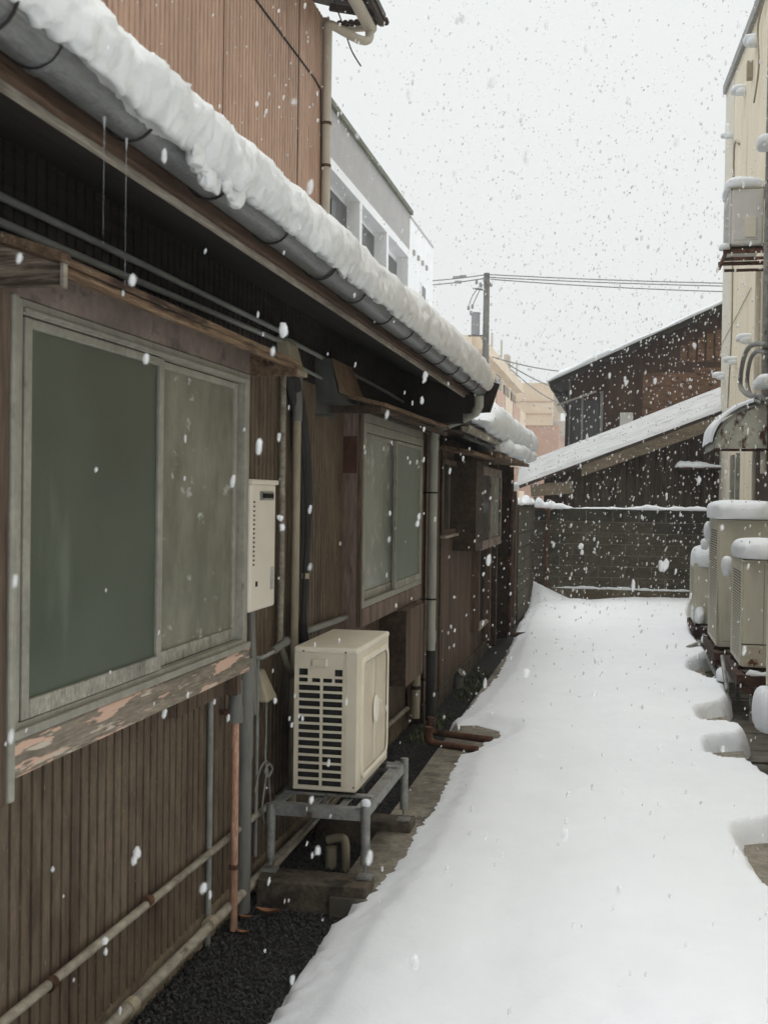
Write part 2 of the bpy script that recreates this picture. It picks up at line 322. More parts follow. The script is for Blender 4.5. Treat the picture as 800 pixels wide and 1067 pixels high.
    def build1(s, name, m, parent=None, smooth=False, bevel=0, seg=2, fix=True):
        me = bpy.data.meshes.new(name)
        off = Vector((0,0,0)); p = parent
        while p is not None: off += p.location; p = p.parent
        arr = [(v[0]-off.x, v[1]-off.y, v[2]-off.z) for v in s.v]
        me.from_pydata(arr, [], s.f); me.validate()
        me.materials.append(MT[m] if isinstance(m, str) else m)
        if fix:
            b = bmesh.new(); b.from_mesh(me); bmesh.ops.remove_doubles(b, verts=b.verts, dist=1e-5)
            bmesh.ops.recalc_face_normals(b, faces=b.faces); b.to_mesh(me); b.free()
        if smooth:
            me.polygons.foreach_set('use_smooth', [True]*len(me.polygons))
            if smooth != 'all': me.set_sharp_from_angle(angle=math.radians(40))
        o = bpy.data.objects.new(name, me); COL.objects.link(o)
        if parent is not None: o.parent = parent
        if bevel:
            bv = o.modifiers.new('bevel', 'BEVEL'); bv.width = bevel; bv.segments = seg; bv.limit_method = 'ANGLE'
        return o
def tag(o, label=None, cat=None, group=None, kind=None):
    if label: o['label'] = label
    if cat: o['category'] = cat
    if group: o['group'] = group
    if kind: o['kind'] = kind
    elif cat: o['kind'] = 'thing'
    return o
def thing(name, label, cat, loc, group=None):
    o = bpy.data.objects.new(name, None); COL.objects.link(o); o.location = loc; o.empty_display_size = .2
    return tag(o, label, cat, group)
def L_(o, label): o['label'] = label; return o
# own value noise for numpy arrays
def vnoise(x, y, seed=0):
    rs = np.random.RandomState(seed); T = rs.rand(256, 256)
    xi = np.floor(x).astype(int); yi = np.floor(y).astype(int); fx = x-xi; fy = y-yi
    fx = fx*fx*(3-2*fx); fy = fy*fy*(3-2*fy)
    g = lambda a, b: T[a % 256, b % 256]
    return (g(xi,yi)*(1-fx)+g(xi+1,yi)*fx)*(1-fy)+(g(xi,yi+1)*(1-fx)+g(xi+1,yi+1)*fx)*fy
def fbm(x, y, o=4, seed=0):
    s = 0; a = .5
    for k in range(o): s = s+a*vnoise(x*2**k, y*2**k, seed+k); a *= .5
    return s/(1-.5**o)-.5
from mathutils import noise as mn
def ribbed(mb, a, b, z0, z1, out, pitch=.075, depth=.009, groove=.3, jitter=0.0, rnd=None, ztop=None):
    """vertical ribbed sheet from a to b (xy), pushed out along `out`"""
    a = Vector((*a, 0)); b = Vector((*b, 0)); L = (b-a).length; d = (b-a)/L; out = Vector((*out, 0))
    n = int(L/pitch); prof = []
    for i in range(n+1):
        s = i*pitch; g = pitch*groove
        if jitter and rnd: s += rnd.uniform(-jitter, jitter)*pitch
        for ds, dd in ((0, depth), (pitch-g, depth), (pitch-g*.8, 0), (pitch-g*.2, 0)):
            q = s+ds
            if q <= L: prof.append((q, dd))
    prof.append((L, depth))
    lo = [a+d*q+out*w+Vector((0,0,z0)) for q, w in prof]
    hi = [a+d*q+out*w+Vector((0,0,(ztop(q) if ztop else z1))) for q, w in prof]
    return mb.grid([lo, hi])
def blob(mb, c, size, e=.62, amp=.13, seed=0, cut=-.45, sub=4, freq=2.2):
    """rounded lump (pillow of snow) with a flat underside"""
    b = bmesh.new(); bmesh.ops.create_cube(b, size=2)
    bmesh.ops.subdivide_edges(b, edges=b.edges, cuts=2**sub//2+2, use_grid_fill=True)
    vs = []; idx = {}
    for i, v in enumerate(b.verts):
        n = v.co.normalized(); idx[v] = i
        p = Vector([math.copysign(abs(n[k])**e, n[k])*size[k] for k in range(3)])
        q = Vector((p.x*freq/ .3, p.y*freq/.3, p.z*freq/.3))*.35+Vector((seed*3.1, seed, 0))
        nz = mn.noise(q)+.5*mn.noise(q*2.3)+.25*mn.noise(q*5)
        p = p*(1+amp*nz)
        if p.z < size[2]*cut: p.z = size[2]*cut
        vs.append(Vector(c)+p)
    mb.add(vs, [tuple(idx[v] for v in f.verts) for f in b.faces]); b.free(); return mb
def snow_strip(name, label, a, b, w, h, seed=0, group=None, tl=.25, tr=.1, freq=3.0):
    a = Vector(a); b = Vector(b); d = (b-a); L = d.length; d.normalize(); side = Vector((-d.y, d.x, 0)).normalized(); n = max(20, int(L/.03)); G = []
    for i in range(n+1):
        u = i/n; p = a+(b-a)*u; q = u*L
        th = .55+1.1*max(0, mn.noise(Vector((q*freq, seed*3.7, 0)))+.35)+.35*mn.noise(Vector((q*freq*4, seed, 5)))
        tp = min(1, (u*L+.004)/tl)**.6*min(1, ((1-u)*L+.004)/tr)**.5; th = max(.12, th)*tp
        wv = w*(1+.3*mn.noise(Vector((q*freq*1.4, seed, 9))))*(.5+.5*tp); row = []
        for k in range(13):
            an = math.pi*(-.12+1.24*k/12); z_ = math.sin(an)
            row.append(p+side*(wv*math.cos(an))+Vector((0, 0, h*th*(z_ if z_ > 0 else z_*.5)+.006*mn.noise(Vector((q*14, k*.7, seed))))))
        G.append(row)
    m = MB(); m.grid(G)
    for r_ in (G[0], G[-1]): m.add(r_, [tuple(range(13))])
    return tag(m.build(name, 'snow', None, smooth='all'), label, 'snow', group)
def snow_cap(name, label, c, size, group=None, seed=0, **k):
    m = MB(); blob(m, c, size, seed=seed, **k)
    o = m.build(name, 'snow', None, smooth='all'); return tag(o, label, 'snow', group)

# ================================================================== SETTING
m = MB(); m.box(-170, 170, -60, 260, -.6, -.3); tag(m.build('ground', 'snowlane'), kind='structure')
m = MB(); m.box(-1.1, .80, 4.42, 18.1, -.29, .0); m.box(-.9, .80, -7, 4.42, -.29, -.004); tag(m.build('lane_pavement', 'kerb'), kind='structure')
m = MB(); m.box(-1.52, -1.1, -7, 18.1, -.29, -.075); m.box(-1.1, -.9, -7, 4.42, -.29, -.075); tag(m.build('gravel_bed', 'gravelbed'), kind='structure')
m = MB()
y = 3.0; rnd = random.Random(5)
while y < 18:
    w = rnd.uniform(.28, .34); m.box(.81, 1.7, y, y+w-.012, -.25, -.07+rnd.uniform(-.008, .008)); y += w
m.box(.80, 1.7, -7, 18.1, -.29, -.14)
tag(m.build('drain_channel_slabs', 'wetboard', bevel=.006), kind='structure')

# lane snow -----------------------------------------------------------------
left_px = [(553,612),(552,628),(546,640),(538,655),(535,664),(527,684),(517,705),(500,722),(491,734),(478,745),(470,753),(476,758),(500,758),(521,763),(519,768),(500,775),(494,781),
           (478,786),(470,800),(461,823),(449,843),(433,864),(416,897),(391,926),(374,944),(357,960),(338,985),(322,1012),(300,1045),(285,1067)]
right_px = [(725,627),(719,645),(724,658),(724,668),(737,684),(741,690),(724,700),(722,708),(740,716),(760,722),(765,738),(758,747),(735,750),(731,753),(735,762),
            (748,766),(778,768),(784,776),(779,783),(745,785),(742,790),(745,800),(760,806),(782,806),(800,818),(830,840),(850,870),(800,879),(779,881),(776,888),(785,902),(795,925),(812,945),(840,962)]
def g0(p, z=.0): q = at(*p, 'Z', z); return (q.x, q.y)
Lw = [(g0(p)[0]-.035, g0(p)[1]) for p in left_px]; Rw = [g0(p) for p in right_px]
poly = [(-1.28, 18.15)] + [(min(x, -1.0) if yy > 17 else x, yy) for x, yy in Lw] + [(-1.06, 3.2), (-1.06, -7), (1.9, -7), (1.7, 3.4)] + Rw[::-1] + [(1.0, 18.15)]
poly = np.array(poly)
xs = np.arange(-1.4, 1.75, .022); ys = np.concatenate([np.arange(-6.9, 2.2, .08), np.arange(2.2, 9, .024), np.arange(9, 18.12, .045)])
X, Y = np.meshgrid(xs, ys)
def sdf(X, Y, poly):
    d = np.full(X.shape, 1e9); ins = np.zeros(X.shape, bool)
    n = len(poly)
    for i in range(n):
        a = poly[i]; b = poly[(i+1) % n]; ex, ey = b-a; L2 = ex*ex+ey*ey+1e-12
        t = np.clip(((X-a[0])*ex+(Y-a[1])*ey)/L2, 0, 1)
        d = np.minimum(d, np.hypot(X-a[0]-t*ex, Y-a[1]-t*ey))
        c = ((a[1] > Y) != (b[1] > Y)) & (X < (b[0]-a[0])*(Y-a[1])/(b[1]-a[1]+1e-12)+a[0])
        ins ^= c
    return np.where(ins, d, -d)
D = sdf(X, Y, poly)
D = D + (.045*fbm(X*4, Y*3.2, 4, 3)+.06*fbm(X*24, Y*24, 4, 8))*np.where(X < 0, 1.2, .55)*np.clip(1-np.abs(D)/.3, 0, 1)
kx = np.clip((X+.5)/.9, 0, 1); kx = kx*kx*(3-2*kx); wd = .34*(1-kx)+.075*kx; Hh = .07*(1-kx)+.11*kx
t = np.clip(D/wd, 0, 1); H = Hh*((1-kx)*(1-(1-t)**2.0)+kx*np.sqrt(1-(1-t)**2)); t = np.clip(D/np.minimum(wd, .2), 0, 1)
Xc = X
H = H + .022*fbm(X*2.2, Y*1.1, 4, 9)*t + .012*fbm(X*7, Y*6, 3, 14)*t + .005*fbm(X*20, Y*20, 3, 21)*t + .022*fbm(X*22, Y*22, 4, 31)*np.clip(1-D/.22, 0, 1)*t
H = H - .012*np.exp(-((Xc+.38)/.13)**2)*t - .012*np.exp(-((Xc-.42)/.14)**2)*t           # faint old wheel tracks
H = H - .012*np.exp(-((Y-6.55-.15*X)/.05)**2)*t*(X > .1)
base = -.0
# channel on the right lies lower, gravel on the left too
low = np.where(X > .79, -.13, np.where(X < -1.1, -.1, -.02))
Z = np.where(D > 0, base+H*t+low*(1-t)*(t < 1)*0 + np.where(t < .3, low*(1-t/.3), 0)*1.0, low-.05+np.clip(D, -.2, 0)*.2)
# drift piled in the far left corner
Z = Z + .30*np.clip(1-np.hypot((X+1.3)/.6, (Y-18.1)/.9), 0, 1)**1.2
ny, nx = X.shape
keep = (D > -.07)
vid = np.arange(ny*nx).reshape(ny, nx)
k = keep[:-1,:-1] & keep[1:,:-1] & keep[:-1,1:] & keep[1:,1:]
F_ = np.stack([vid[:-1,:-1][k], vid[:-1,1:][k], vid[1:,1:][k], vid[1:,:-1][k]], 1)
me = bpy.data.meshes.new('lane_snow'); me.from_pydata(np.stack([X.ravel(), Y.ravel(), Z.ravel()], 1).tolist(), [], F_.tolist())
me.polygons.foreach_set('use_smooth', [True]*len(me.polygons)); me.materials.append(MT['snowlane'])
b = bmesh.new(); b.from_mesh(me); bmesh.ops.delete(b, geom=[v for v in b.verts if not v.link_faces], context='VERTS'); b.to_mesh(me); b.free()
o = bpy.data.objects.new('lane_snow', me); COL.objects.link(o); tag(o, kind='structure')

# pebbles -------------------------------------------------------------------
rs = np.random.RandomState(4)
def pebbles(name, n, xr, yr, z, smin, smax, ydens=None):
    oct_ = np.array([(1,0,0),(-1,0,0),(0,1,0),(0,-1,0),(0,0,1),(0,0,-1),(.6,.6,.6),(-.6,.6,.6)]); 
    cube = np.array([(-1,-1,-1),(1,-1,-1),(1,1,-1),(-1,1,-1),(-.7,-.7,1),(.7,-.7,1),(.7,.7,1),(-.7,.7,1)], float)*.6
    fc = np.array([(0,3,2,1),(4,5,6,7),(0,1,5,4),(1,2,6,5),(2,3,7,6),(3,0,4,7)])
    px = rs.uniform(*xr, n); py = yr[0]+(yr[1]-yr[0])*rs.rand(n)**1.4; px = np.where((py > 4.4) & (px > -1.11), px-.35, px); s = rs.uniform(smin, smax, n)
    V_ = np.empty((n, 8, 3)); A = rs.rand(n)*6.28; B = rs.uniform(-.5, .5, n)
    for i in range(n):
        c = cube*(1+rs.uniform(-.25, .25, (8, 3)))*s[i]*np.array([1, rs.uniform(.7,1.2), .7])
        ca, sa = math.cos(A[i]), math.sin(A[i]); x = c[:,0]*ca-c[:,1]*sa; yv = c[:,0]*sa+c[:,1]*ca; zz = c[:,2]+x*math.sin(B[i])
        V_[i] = np.stack([x+px[i], yv+py[i], zz+z+rs.uniform(0, .012)], 1)
    Fc = (fc[None]+8*np.arange(n)[:,None,None]).reshape(-1, 4)
    me = bpy.data.meshes.new(name); me.from_pydata(V_.reshape(-1,3).tolist(), [], Fc.tolist()); me.materials.append(MT['gravel'])
    o = bpy.data.objects.new(name, me); COL.objects.link(o); return o
tag(pebbles('gravel', 22000, (-1.5, -.92), (2.9, 10.6), -.072, .004, .0085), 'loose black gravel along the foot of the brown house', 'gravel', kind='stuff')
m = MB(); rw = random.Random(8)
for i in range(420):
    yy = rw.choice([rw.uniform(7.6, 8.6), rw.uniform(9.3, 10.9)]); xx = rw.uniform(-1.33, -1.12) if yy > 9 else rw.uniform(-1.36, -1.2)
    a = rw.uniform(0, 6.28); h = rw.uniform(.015, .05); w = .006
    p = Vector((xx, yy, -.07)); q = p+Vector((math.cos(a)*h*.7, math.sin(a)*h*.7, h)); sx = Vector((-math.sin(a)*w, math.cos(a)*w, 0))
    m.add([p-sx, p+sx, q+sx*.5, q-sx*.5], [(0,1,2,3)])
tag(m.build('ground_weeds', 'weed', fix=False), 'small green weeds in the gravel beside the grey downpipe', 'weeds', kind='stuff')

# ================================================================== HOUSE ONE (brown ribbed siding)
WX = -1.48
h1 = thing('brown_metal_house', 'brown house clad in ribbed metal with low snowy eave along the lane', 'house', (WX, 4.8, -.07))
m = MB(); ribbed(m, (WX-.009, -7.0), (WX-.009, 8.28), .05, 2.14, (1, 0), .055, .016, .26)
m.box(-3.0, WX-.012, -7.0, 8.28, -.1, 2.40)
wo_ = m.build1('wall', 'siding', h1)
wo_.data.materials.append(MT['groove'])          # darker brown colour on the groove faces of the sheet
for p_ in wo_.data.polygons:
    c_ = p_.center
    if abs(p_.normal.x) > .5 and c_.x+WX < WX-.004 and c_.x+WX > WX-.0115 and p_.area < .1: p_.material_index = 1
m = MB(); ribbed(m, (WX-.009, -7.0), (WX-.009, 8.28), 2.142, 2.47, (1, 0), .055, .012, .3); m.box(WX-.02, WX-.01, -7.0, 8.28, 2.142, 2.47); m.build1('upper_wall', 'blackeave', h1)  # same siding as below, its colour darkened to hold the shade under the eave
m = MB(); m.box(WX-.05, WX+.004, -7.0, 8.28, -.12, .055); m.build('foundation', 'foundation', h1, bevel=.004)
# roof slab, rafters, soffit, fascia
RS = .30
def rz(x): return 2.36+(-1.0-x)*RS
m = MB(); m.hexa([(-.93,-7,rz(-.93)-.035),(-.93,7.72,rz(-.93)-.035),(-3.18,7.72,rz(-3.18)-.035),(-3.18,-7,rz(-3.18)-.035)],
                 [(-.93,-7,rz(-.93)),(-.93,7.72,rz(-.93)),(-3.18,7.72,rz(-3.18)),(-3.18,-7,rz(-3.18))]); m.build('roof', 'roofmetal', h1)
m = MB(); m.hexa([(-1.0,-7,2.284),(-1.0,7.7,2.284),(-1.02,7.7,2.284),(-1.02,-7,2.284)], [(-1.0,-7,2.318),(-1.0,7.7,2.318),(-1.02,7.7,2.318),(-1.02,-7,2.318)])
m.build('fascia_board', 'eavewood', h1, bevel=.003)
m = MB(); m.hexa([(-1.025,-7,2.285),(-1.025,7.7,2.268),(-1.04,7.7,2.268),(-1.04,-7,2.285)],[(-1.025,-7,2.305),(-1.025,7.7,2.305),(-1.04,7.7,2.305),(-1.04,-7,2.305)]); m.build('eave_board', 'palewood', h1, bevel=.002)
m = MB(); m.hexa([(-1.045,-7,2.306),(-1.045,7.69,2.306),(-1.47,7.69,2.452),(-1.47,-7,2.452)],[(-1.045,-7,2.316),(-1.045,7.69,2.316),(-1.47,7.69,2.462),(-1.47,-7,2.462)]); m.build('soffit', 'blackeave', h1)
m = MB(); m.hexa([(-.86,7.70,2.17),(-.86,7.76,2.17),(-1.48,7.76,2.14),(-1.48,7.70,2.14)], [(-.8,7.70,2.36),(-.8,7.76,2.36),(-1.48,7.76,2.5),(-1.48,7.70,2.5)])
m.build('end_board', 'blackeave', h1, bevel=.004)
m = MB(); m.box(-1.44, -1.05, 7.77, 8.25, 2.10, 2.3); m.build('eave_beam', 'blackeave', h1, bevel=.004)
# gutter: half-round trough
GX, GZ, GR = -.928, 2.327, .050
gut = MB(); n = 14; y0, y1 = -1.5, 7.69
ring = lambda y, r: [Vector((GX+r*math.cos(math.pi+math.pi*i/n), y, GZ+r*math.sin(math.pi+math.pi*i/n))) for i in range(n+1)]
ysg = [y0+(y1-y0)*i/56 for i in range(57)]
gut.grid([ring(y, GR) for y in ysg]); gut.grid([ring(y, GR-.004) for y in ysg])
for y in (y0, y1): gut.add(ring(y, GR), [tuple(range(n+1))])
gut.tube([(GX+GR, y0, GZ), (GX+GR, y1, GZ)], .005, 8)
for y in (1.72, 3.5, 5.3, 7.1): gut.grid([ring(y-.02, GR+.004), ring(y+.02, GR+.004)])
go = gut.build('gutter', 'galv', h1, smooth=True)
rj = random.Random(3)
for i in range(19):
    y = -1.24+.47*i+rj.uniform(-.03, .03); b_ = MB()
    pts = [(GX+(GR+.006)*math.cos(math.pi+math.pi*k/12), y, GZ+(GR+.006)*math.sin(math.pi+math.pi*k/12)) for k in range(13)]
    pts = [(GX-GR-.05, y, GZ+.03)]+pts+[(GX+GR+.002, y, GZ+.022), (GX+GR-.02, y+.006, GZ+.03)]
    b_.tube(pts, .0032, 6); b_.build('gutter_bracket', 'wire', go, smooth=True)
# elbow and downpipe at the end of the eave
PX, PY = -1.30, 8.12
m = MB()
m.tube([(GX, 7.66, GZ-.05), (GX, 7.67, GZ-.12), (GX-.03, 7.72, GZ-.16), (GX-.10, 7.80, GZ-.185), (PX+.06, 8.06, GZ-.235), (PX+.015, PY, GZ-.26), (PX, PY, GZ-.31), (PX, PY, GZ-.45)], .032, 12)
m.tube([(PX, PY, 1.98), (PX, PY, .05)], .031, 14); m.tube([(PX, PY, 2.0), (PX, PY, 1.93)], .036, 14)
m.tube([(PX, PY, .64), (PX, PY, .56)], .035, 14)
dp = m.build('downpipe', 'dpipe', h1, smooth=True)
m = MB()
for z in (1.62, .86, .28): m.tube([(PX, PY, z), (PX, PY, z+.012)], .0365, 14); m.bar((PX, PY, z+.006), (WX, PY, z+.006), .006, .01)
m.build('pipe_strap', 'wire', dp)
m = MB(); m.tube([(PX, PY, .5), (PX, PY, .0)], .034, 14); m.build('pipe_sleeve', 'blackrub', dp, smooth=True)
# plain board strip by the pipe
m = MB(); m.box(-1.455, -1.40, 8.06, 8.30, .02, 2.2); m.build('corner_board', 'plank', h1, bevel=.003)

def sash(win, X, y0, y1, z0, z1, gm, fm='alu', fw=.034, rail=.045):
    f = MB()
    f.box(X-.012, X+.012, y0, y0+fw, z0, z1); f.box(X-.012, X+.012, y1-fw, y1, z0, z1)
    f.box(X-.0122, X+.0122, y0+fw, y1-fw, z1-fw*.7, z1)
    s = f.build('sash', fm, win, bevel=.003)
    f = MB(); f.box(X-.0125, X+.0125, y0+fw, y1-fw, z0, z0+rail); f.build('bottom_rail', 'alustain', win, bevel=.003)
    f = MB(); f.box(X-.004, X+.002, y0+fw-.005, y1-fw+.005, z0+rail-.005, z1-fw*.7+.005); f.build('pane', gm, win)

# bay window one
bx = -1.372
w1 = MB()
Y0, Y1, Z0, Z1 = 2.405, 4.13, 1.035, 2.045
m = MB()
m.box(bx-.02, bx+.012, Y0, Y0+.05, Z0, Z1); m.box(bx-.02, bx+.012, Y1-.045, Y1, Z0, Z1)
m.box(bx-.02, bx+.0125, Y0+.05, Y1-.045, Z1-.036, Z1); m.box(bx-.02, bx+.0115, Y0+.05, Y1-.045, Z0, Z0+.022)
m.box(bx+.012, bx+.020, Y0+.05, Y1-.045, Z1-.032, Z1-.02); m.box(bx+.012, bx+.026, Y0-.005, Y1+.005, Z0-.012, Z0+.01)
win = m.build('window', 'alu', h1, bevel=.003)
L_(win, 'large two-pane window with weathered grey aluminium frame')
m = MB(); m.box(-1.478, bx-.045, Y0-.15, Y1+.005, Z0-.1, Z1+.08); m.build('window_recess', 'gap', win)
sash(win, bx+.0, Y0+.062, Y0+.90, Z0+.024, Z1-.040, 'glassg')
sash(win, bx-.028, Y0+.86, Y1-.05, Z0+.023, Z1-.038, 'glassw')
m = MB(); m.box(bx-.02, bx+.008, Y0-.006, Y1+.03, Z1+.002, Z1+.095)
m.box(bx-.02, bx+.0, Y1+.003, Y1+.03, Z0-.1, Z1); m.build('head_board', 'fascia_paint', win, bevel=.003)
m = MB(); m.box(bx-.06, bx+.018, Y0-.01, Y1+.02, Z0-.102, Z0-.014); m.build('sill', 'peel', win, bevel=.004)
m = MB(); m.box(bx-.11, bx-.061, Y1-.5, Y1+.0, Z0-.19, Z0-.08); m.box(bx-.11, bx-.012, Y1-.03, Y1+.012, Z0-.19, Z0-.103); m.build('sill_bracket', 'postwood', win, bevel=.003)
m = MB(); m.box(bx-.1, bx+.03, Y0-.36, Y0-.035, .885, Z1+.03); m.build('side_post', 'postwood', win, bevel=.006)
m = MB(); m.box(bx-.1, bx+.037, Y0-.034, Y0-.008, .89, Z1-.0); m.build('side_trim', 'alu', win, bevel=.006)
# hood over window one
hx = -1.175; hy0, hy1 = 2.285, 4.16
m = MB(); m.hexa([(hx, hy0, 2.088), (hx, hy1, 2.078), (-1.47, hy1, 2.175), (-1.47, hy0, 2.185)], [(hx, hy0, 2.106), (hx, hy1, 2.096), (-1.47, hy1, 2.193), (-1.47, hy0, 2.203)])
hd = m.build('window_hood', 'hoodwood', h1, bevel=.003)
m = MB(); m.box(hx-.03, hx-.012, hy0+.006, hy1-.01, 2.066, 2.088); m.build('hood_edge', 'hoodwood', hd, bevel=.002)
m = MB(); m.hexa([(hx-.008, hy0+.002, 2.04), (hx-.008, hy0+.022, 2.04), (-1.47, hy0+.022, 2.045), (-1.47, hy0+.002, 2.045)], [(hx-.008, hy0+.002, 2.087), (hx-.008, hy0+.022, 2.087), (-1.47, hy0+.022, 2.18), (-1.47, hy0+.002, 2.18)])
m.build('hood_end', 'endgrain', hd, bevel=.002)
m = MB(); m.hexa([(hx-.008, hy1-.022, 2.04), (hx-.008, hy1-.004, 2.04), (-1.47, hy1-.004, 2.045), (-1.47, hy1-.022, 2.045)], [(hx-.008, hy1-.022, 2.077), (hx-.008, hy1-.004, 2.077), (-1.47, hy1-.004, 2.168), (-1.47, hy1-.022, 2.168)])
m.build('hood_end', 'hoodwood', hd, bevel=.002)
m = MB(); m.hexa([(hx+.004, hy0-.012, 2.089), (hx+.004, hy0+.03, 2.089), (-1.47, hy0+.03, 2.186), (-1.47, hy0-.012, 2.186)], [(hx+.004, hy0-.012, 2.112), (hx+.004, hy0+.03, 2.112), (-1.47, hy0+.03, 2.21), (-1.47, hy0-.012, 2.21)]); m.build('hood_cap', 'hoodwood', hd, bevel=.003)
m = MB(); m.box(hx-.004, hx+.004, hy0-.004, hy0+.014, 2.036, 2.088); m.build('hood_corner', 'palewood', hd)

# bay window two
Y0, Y1, Z0, Z1 = 6.12, 8.02, .98, 2.0
m = MB()
m.box(bx-.02, bx+.012, Y0, Y0+.05, Z0, Z1); m.box(bx-.02, bx+.012, Y1-.045, Y1, Z0, Z1)
m.box(bx-.02, bx+.0125, Y0+.05, Y1-.045, Z1-.05, Z1); m.box(bx-.02, bx+.0115, Y0+.05, Y1-.045, Z0, Z0+.035)
win = m.build('window', 'alu', h1, bevel=.003); L_(win, 'patterned glass window on a weathered wooden bay')
m = MB(); m.box(WX, bx-.045, Y0+.02, Y1-.01, Z0-.05, Z1+.08); m.build('window_recess', 'gap', win)
sash(win, bx-.028, Y0+.055, Y0+.98, Z0+.036, Z1-.052, 'glassp')
sash(win, bx+.0, Y0+.93, Y1-.05, Z0+.037, Z1-.055, 'glassp2')
m = MB(); m.box(bx-.02, bx+.008, Y0-.0, Y1, Z1+.002, Z1+.07); m.build('head_board', 'alu', win, bevel=.003)
m = MB(); m.box(bx-.05, bx+.014, Y0-.005, Y1+.005, Z0-.1, Z0-.002); m.build('sill', 'panelwood', win, bevel=.004)
m = MB(); m.box(WX-.06, bx-.004, Y0-.022, Y0-.002, .62, Z1+.09); m.build('side_panel', 'panelwood', win, bevel=.003)
m = MB(); m.box(bx-.02, bx+.006, Y0-.024, Y0+.0-.002, .88, Z1+.05); m.build('side_trim', 'postwood', win, bevel=.003)
m = MB(); m.box(WX-.0, bx-.025, Y0-.028, Y0-.023, 1.72, 1.92); m.build('patch_board', 'redboard', win)
m = MB(); m.hexa([(-1.17, 5.72, 2.05), (-1.17, 8.06, 2.07), (-1.47, 8.06, 2.14), (-1.47, 5.72, 2.12)], [(-1.17, 5.72, 2.072), (-1.17, 8.06, 2.092), (-1.47, 8.06, 2.16), (-1.47, 5.72, 2.14)])
hd = m.build('window_hood', 'hoodwood', h1, bevel=.003)
m = MB(); m.box(-1.22, -1.195, 5.75, 8.05, 2.025, 2.05); m.box(-1.33, -1.305, 5.75, 8.05, 2.04, 2.07); m.box(-1.46, -1.2, 5.76, 5.785, 2.02, 2.06); m.build('hood_edge', 'darkwood', hd, bevel=.002)
# boxed cupboard below window two
m = MB(); m.box(WX, -1.295, 7.13, 7.76, .395, .875)
bxo = m.build('wall_cupboard', 'plank', h1, bevel=.004)
m = MB(); m.box(WX+.005, -1.30, 7.118, 7.128, .40, .87); m.build('side_board', 'darkwood', bxo)

# conduits and pipes clamped to the wall (parts of the house)
def pipe(parent, pts, r, m_, name='conduit_pipe', label=None, n=10):
    b = MB(); b.tube(pts, r, n); o = b.build(name, m_, parent, smooth=True)
    if label: o['label'] = label
    return o
XW = WX+.03
pipe(h1, [(XW, 1.2, 2.29), (XW, 3.0, 2.30), (XW, 4.9, 2.305)], .011, 'greypipe', label='upper grey conduit under the eave')
pipe(h1, [(XW, 1.2, 2.225), (XW, 3.0, 2.24), (XW, 4.75, 2.262), (XW, 4.95, 2.285), (XW, 7.2, 2.252), (XW, 7.9, 2.23), (XW, 7.97, 2.2), (XW, 7.98, 2.02)], .011, 'greypipe', label='long grey conduit under the eave')
pipe(h1, [(XW, 4.95, 2.19), (XW, 5.9, 2.165), (XW, 6.9, 2.15)], .009, 'greypipe')
lp = pipe(h1, [(XW, 1.8, .315), (XW, 4.15, .275), (XW, 4.6, .268), (XW, 5.1, .262)], .014, 'wallpipe', label='dirty beige conduit low on the wall')
m = MB()
for y in (2.78, 3.42, 4.72): m.tube([(XW, y, .296), (XW, y+.03, .295)], .019, 10)
m.build('clamp', 'rust', lp)
lp = pipe(h1, [(-1.435, 2.2, .045), (-1.435, 4.0, .02), (-1.435, 6.4, .0)], .02, 'wallpipe', label='beige pipe running along the foundation')
m = MB()
for y in (3.25, 3.95): m.tube([(-1.435, y, .03), (-1.435, y+.05, .028)], .025, 12)
m.build('coupling', 'beigepipe', lp)
pipe(h1, [(WX+.02, 4.02, .93), (WX+.02, 4.02, -.1)], .011, 'greypipe', label='thin grey pipe below the large window')
pipe(h1, [(XW, 4.55, .92), (XW, 4.55, .1)], .008, 'greypipe')
pipe(h1, [(XW, 4.86, 2.2), (XW, 4.87, 1.2), (XW, 4.86, .95), (XW+.02, 4.9, .85), (XW+.02, 5.1, .72), (XW+.01, 5.14, .55), (XW, 5.14, .3)], .014, 'wallpipe', label='beige conduit bending beside the water heater')
vp = pipe(h1, [(XW+.02, 5.02, 2.16), (XW+.02, 5.02, .2)], .019, 'beigepipe', label='thick beige vertical pipe beside the hose', n=12)
m = MB(); m.tube([(XW+.02, 5.02, 2.16), (XW+.02, 5.02, 1.93)], .023, 12); m.build('pipe_sleeve', 'greypvc', vp, smooth=True)
pipe(h1, [(XW, 5.2, .95), (XW, 7.4, .91)], .016, 'greypipe', label='horizontal pipe behind the outdoor unit')
pipe(h1, [(XW+.01, 6.1, .14), (XW+.01, 7.98, .10)], .018, 'wallpipe', label='low beige pipe behind the steel stand')
# pipes by bay one: grey stack and copper drop
gp = pipe(h1, [(-1.44, 4.36, .95), (-1.44, 4.36, -.1)], .031, 'greypvc', 'drain_pipe', 'thick grey drain pipe at the right of the sill', 14)
m = MB(); m.tube([(-1.44, 4.36, .95), (-1.44, 4.36, .55)], .034, 14); m.build('socket', 'greypvc', gp, smooth=True)
cp = pipe(h1, [(-1.415, 4.17, .74), (-1.415, 4.175, .3), (-1.415, 4.18, -.07)], .015, 'copper', 'copper_pipe', 'salmon coloured pipe in front of the grey drain pipe', 12)
m = MB(); m.tube([(-1.415, 4.17, .89), (-1.415, 4.17, .80), (-1.415, 4.17, .78), (-1.415, 4.17, .73)], [.026, .026, .03, .03], 14); m.build('pipe_cap', 'greypvc', cp, smooth=True)
m = MB(); m.bar((WX, 4.15, .77), (-1.42, 4.15, .77), .012, .02); m.tube([(-1.415, 4.17, .17), (-1.415, 4.17, .185)], .019, 10); m.build('pipe_clip', 'rust', cp)
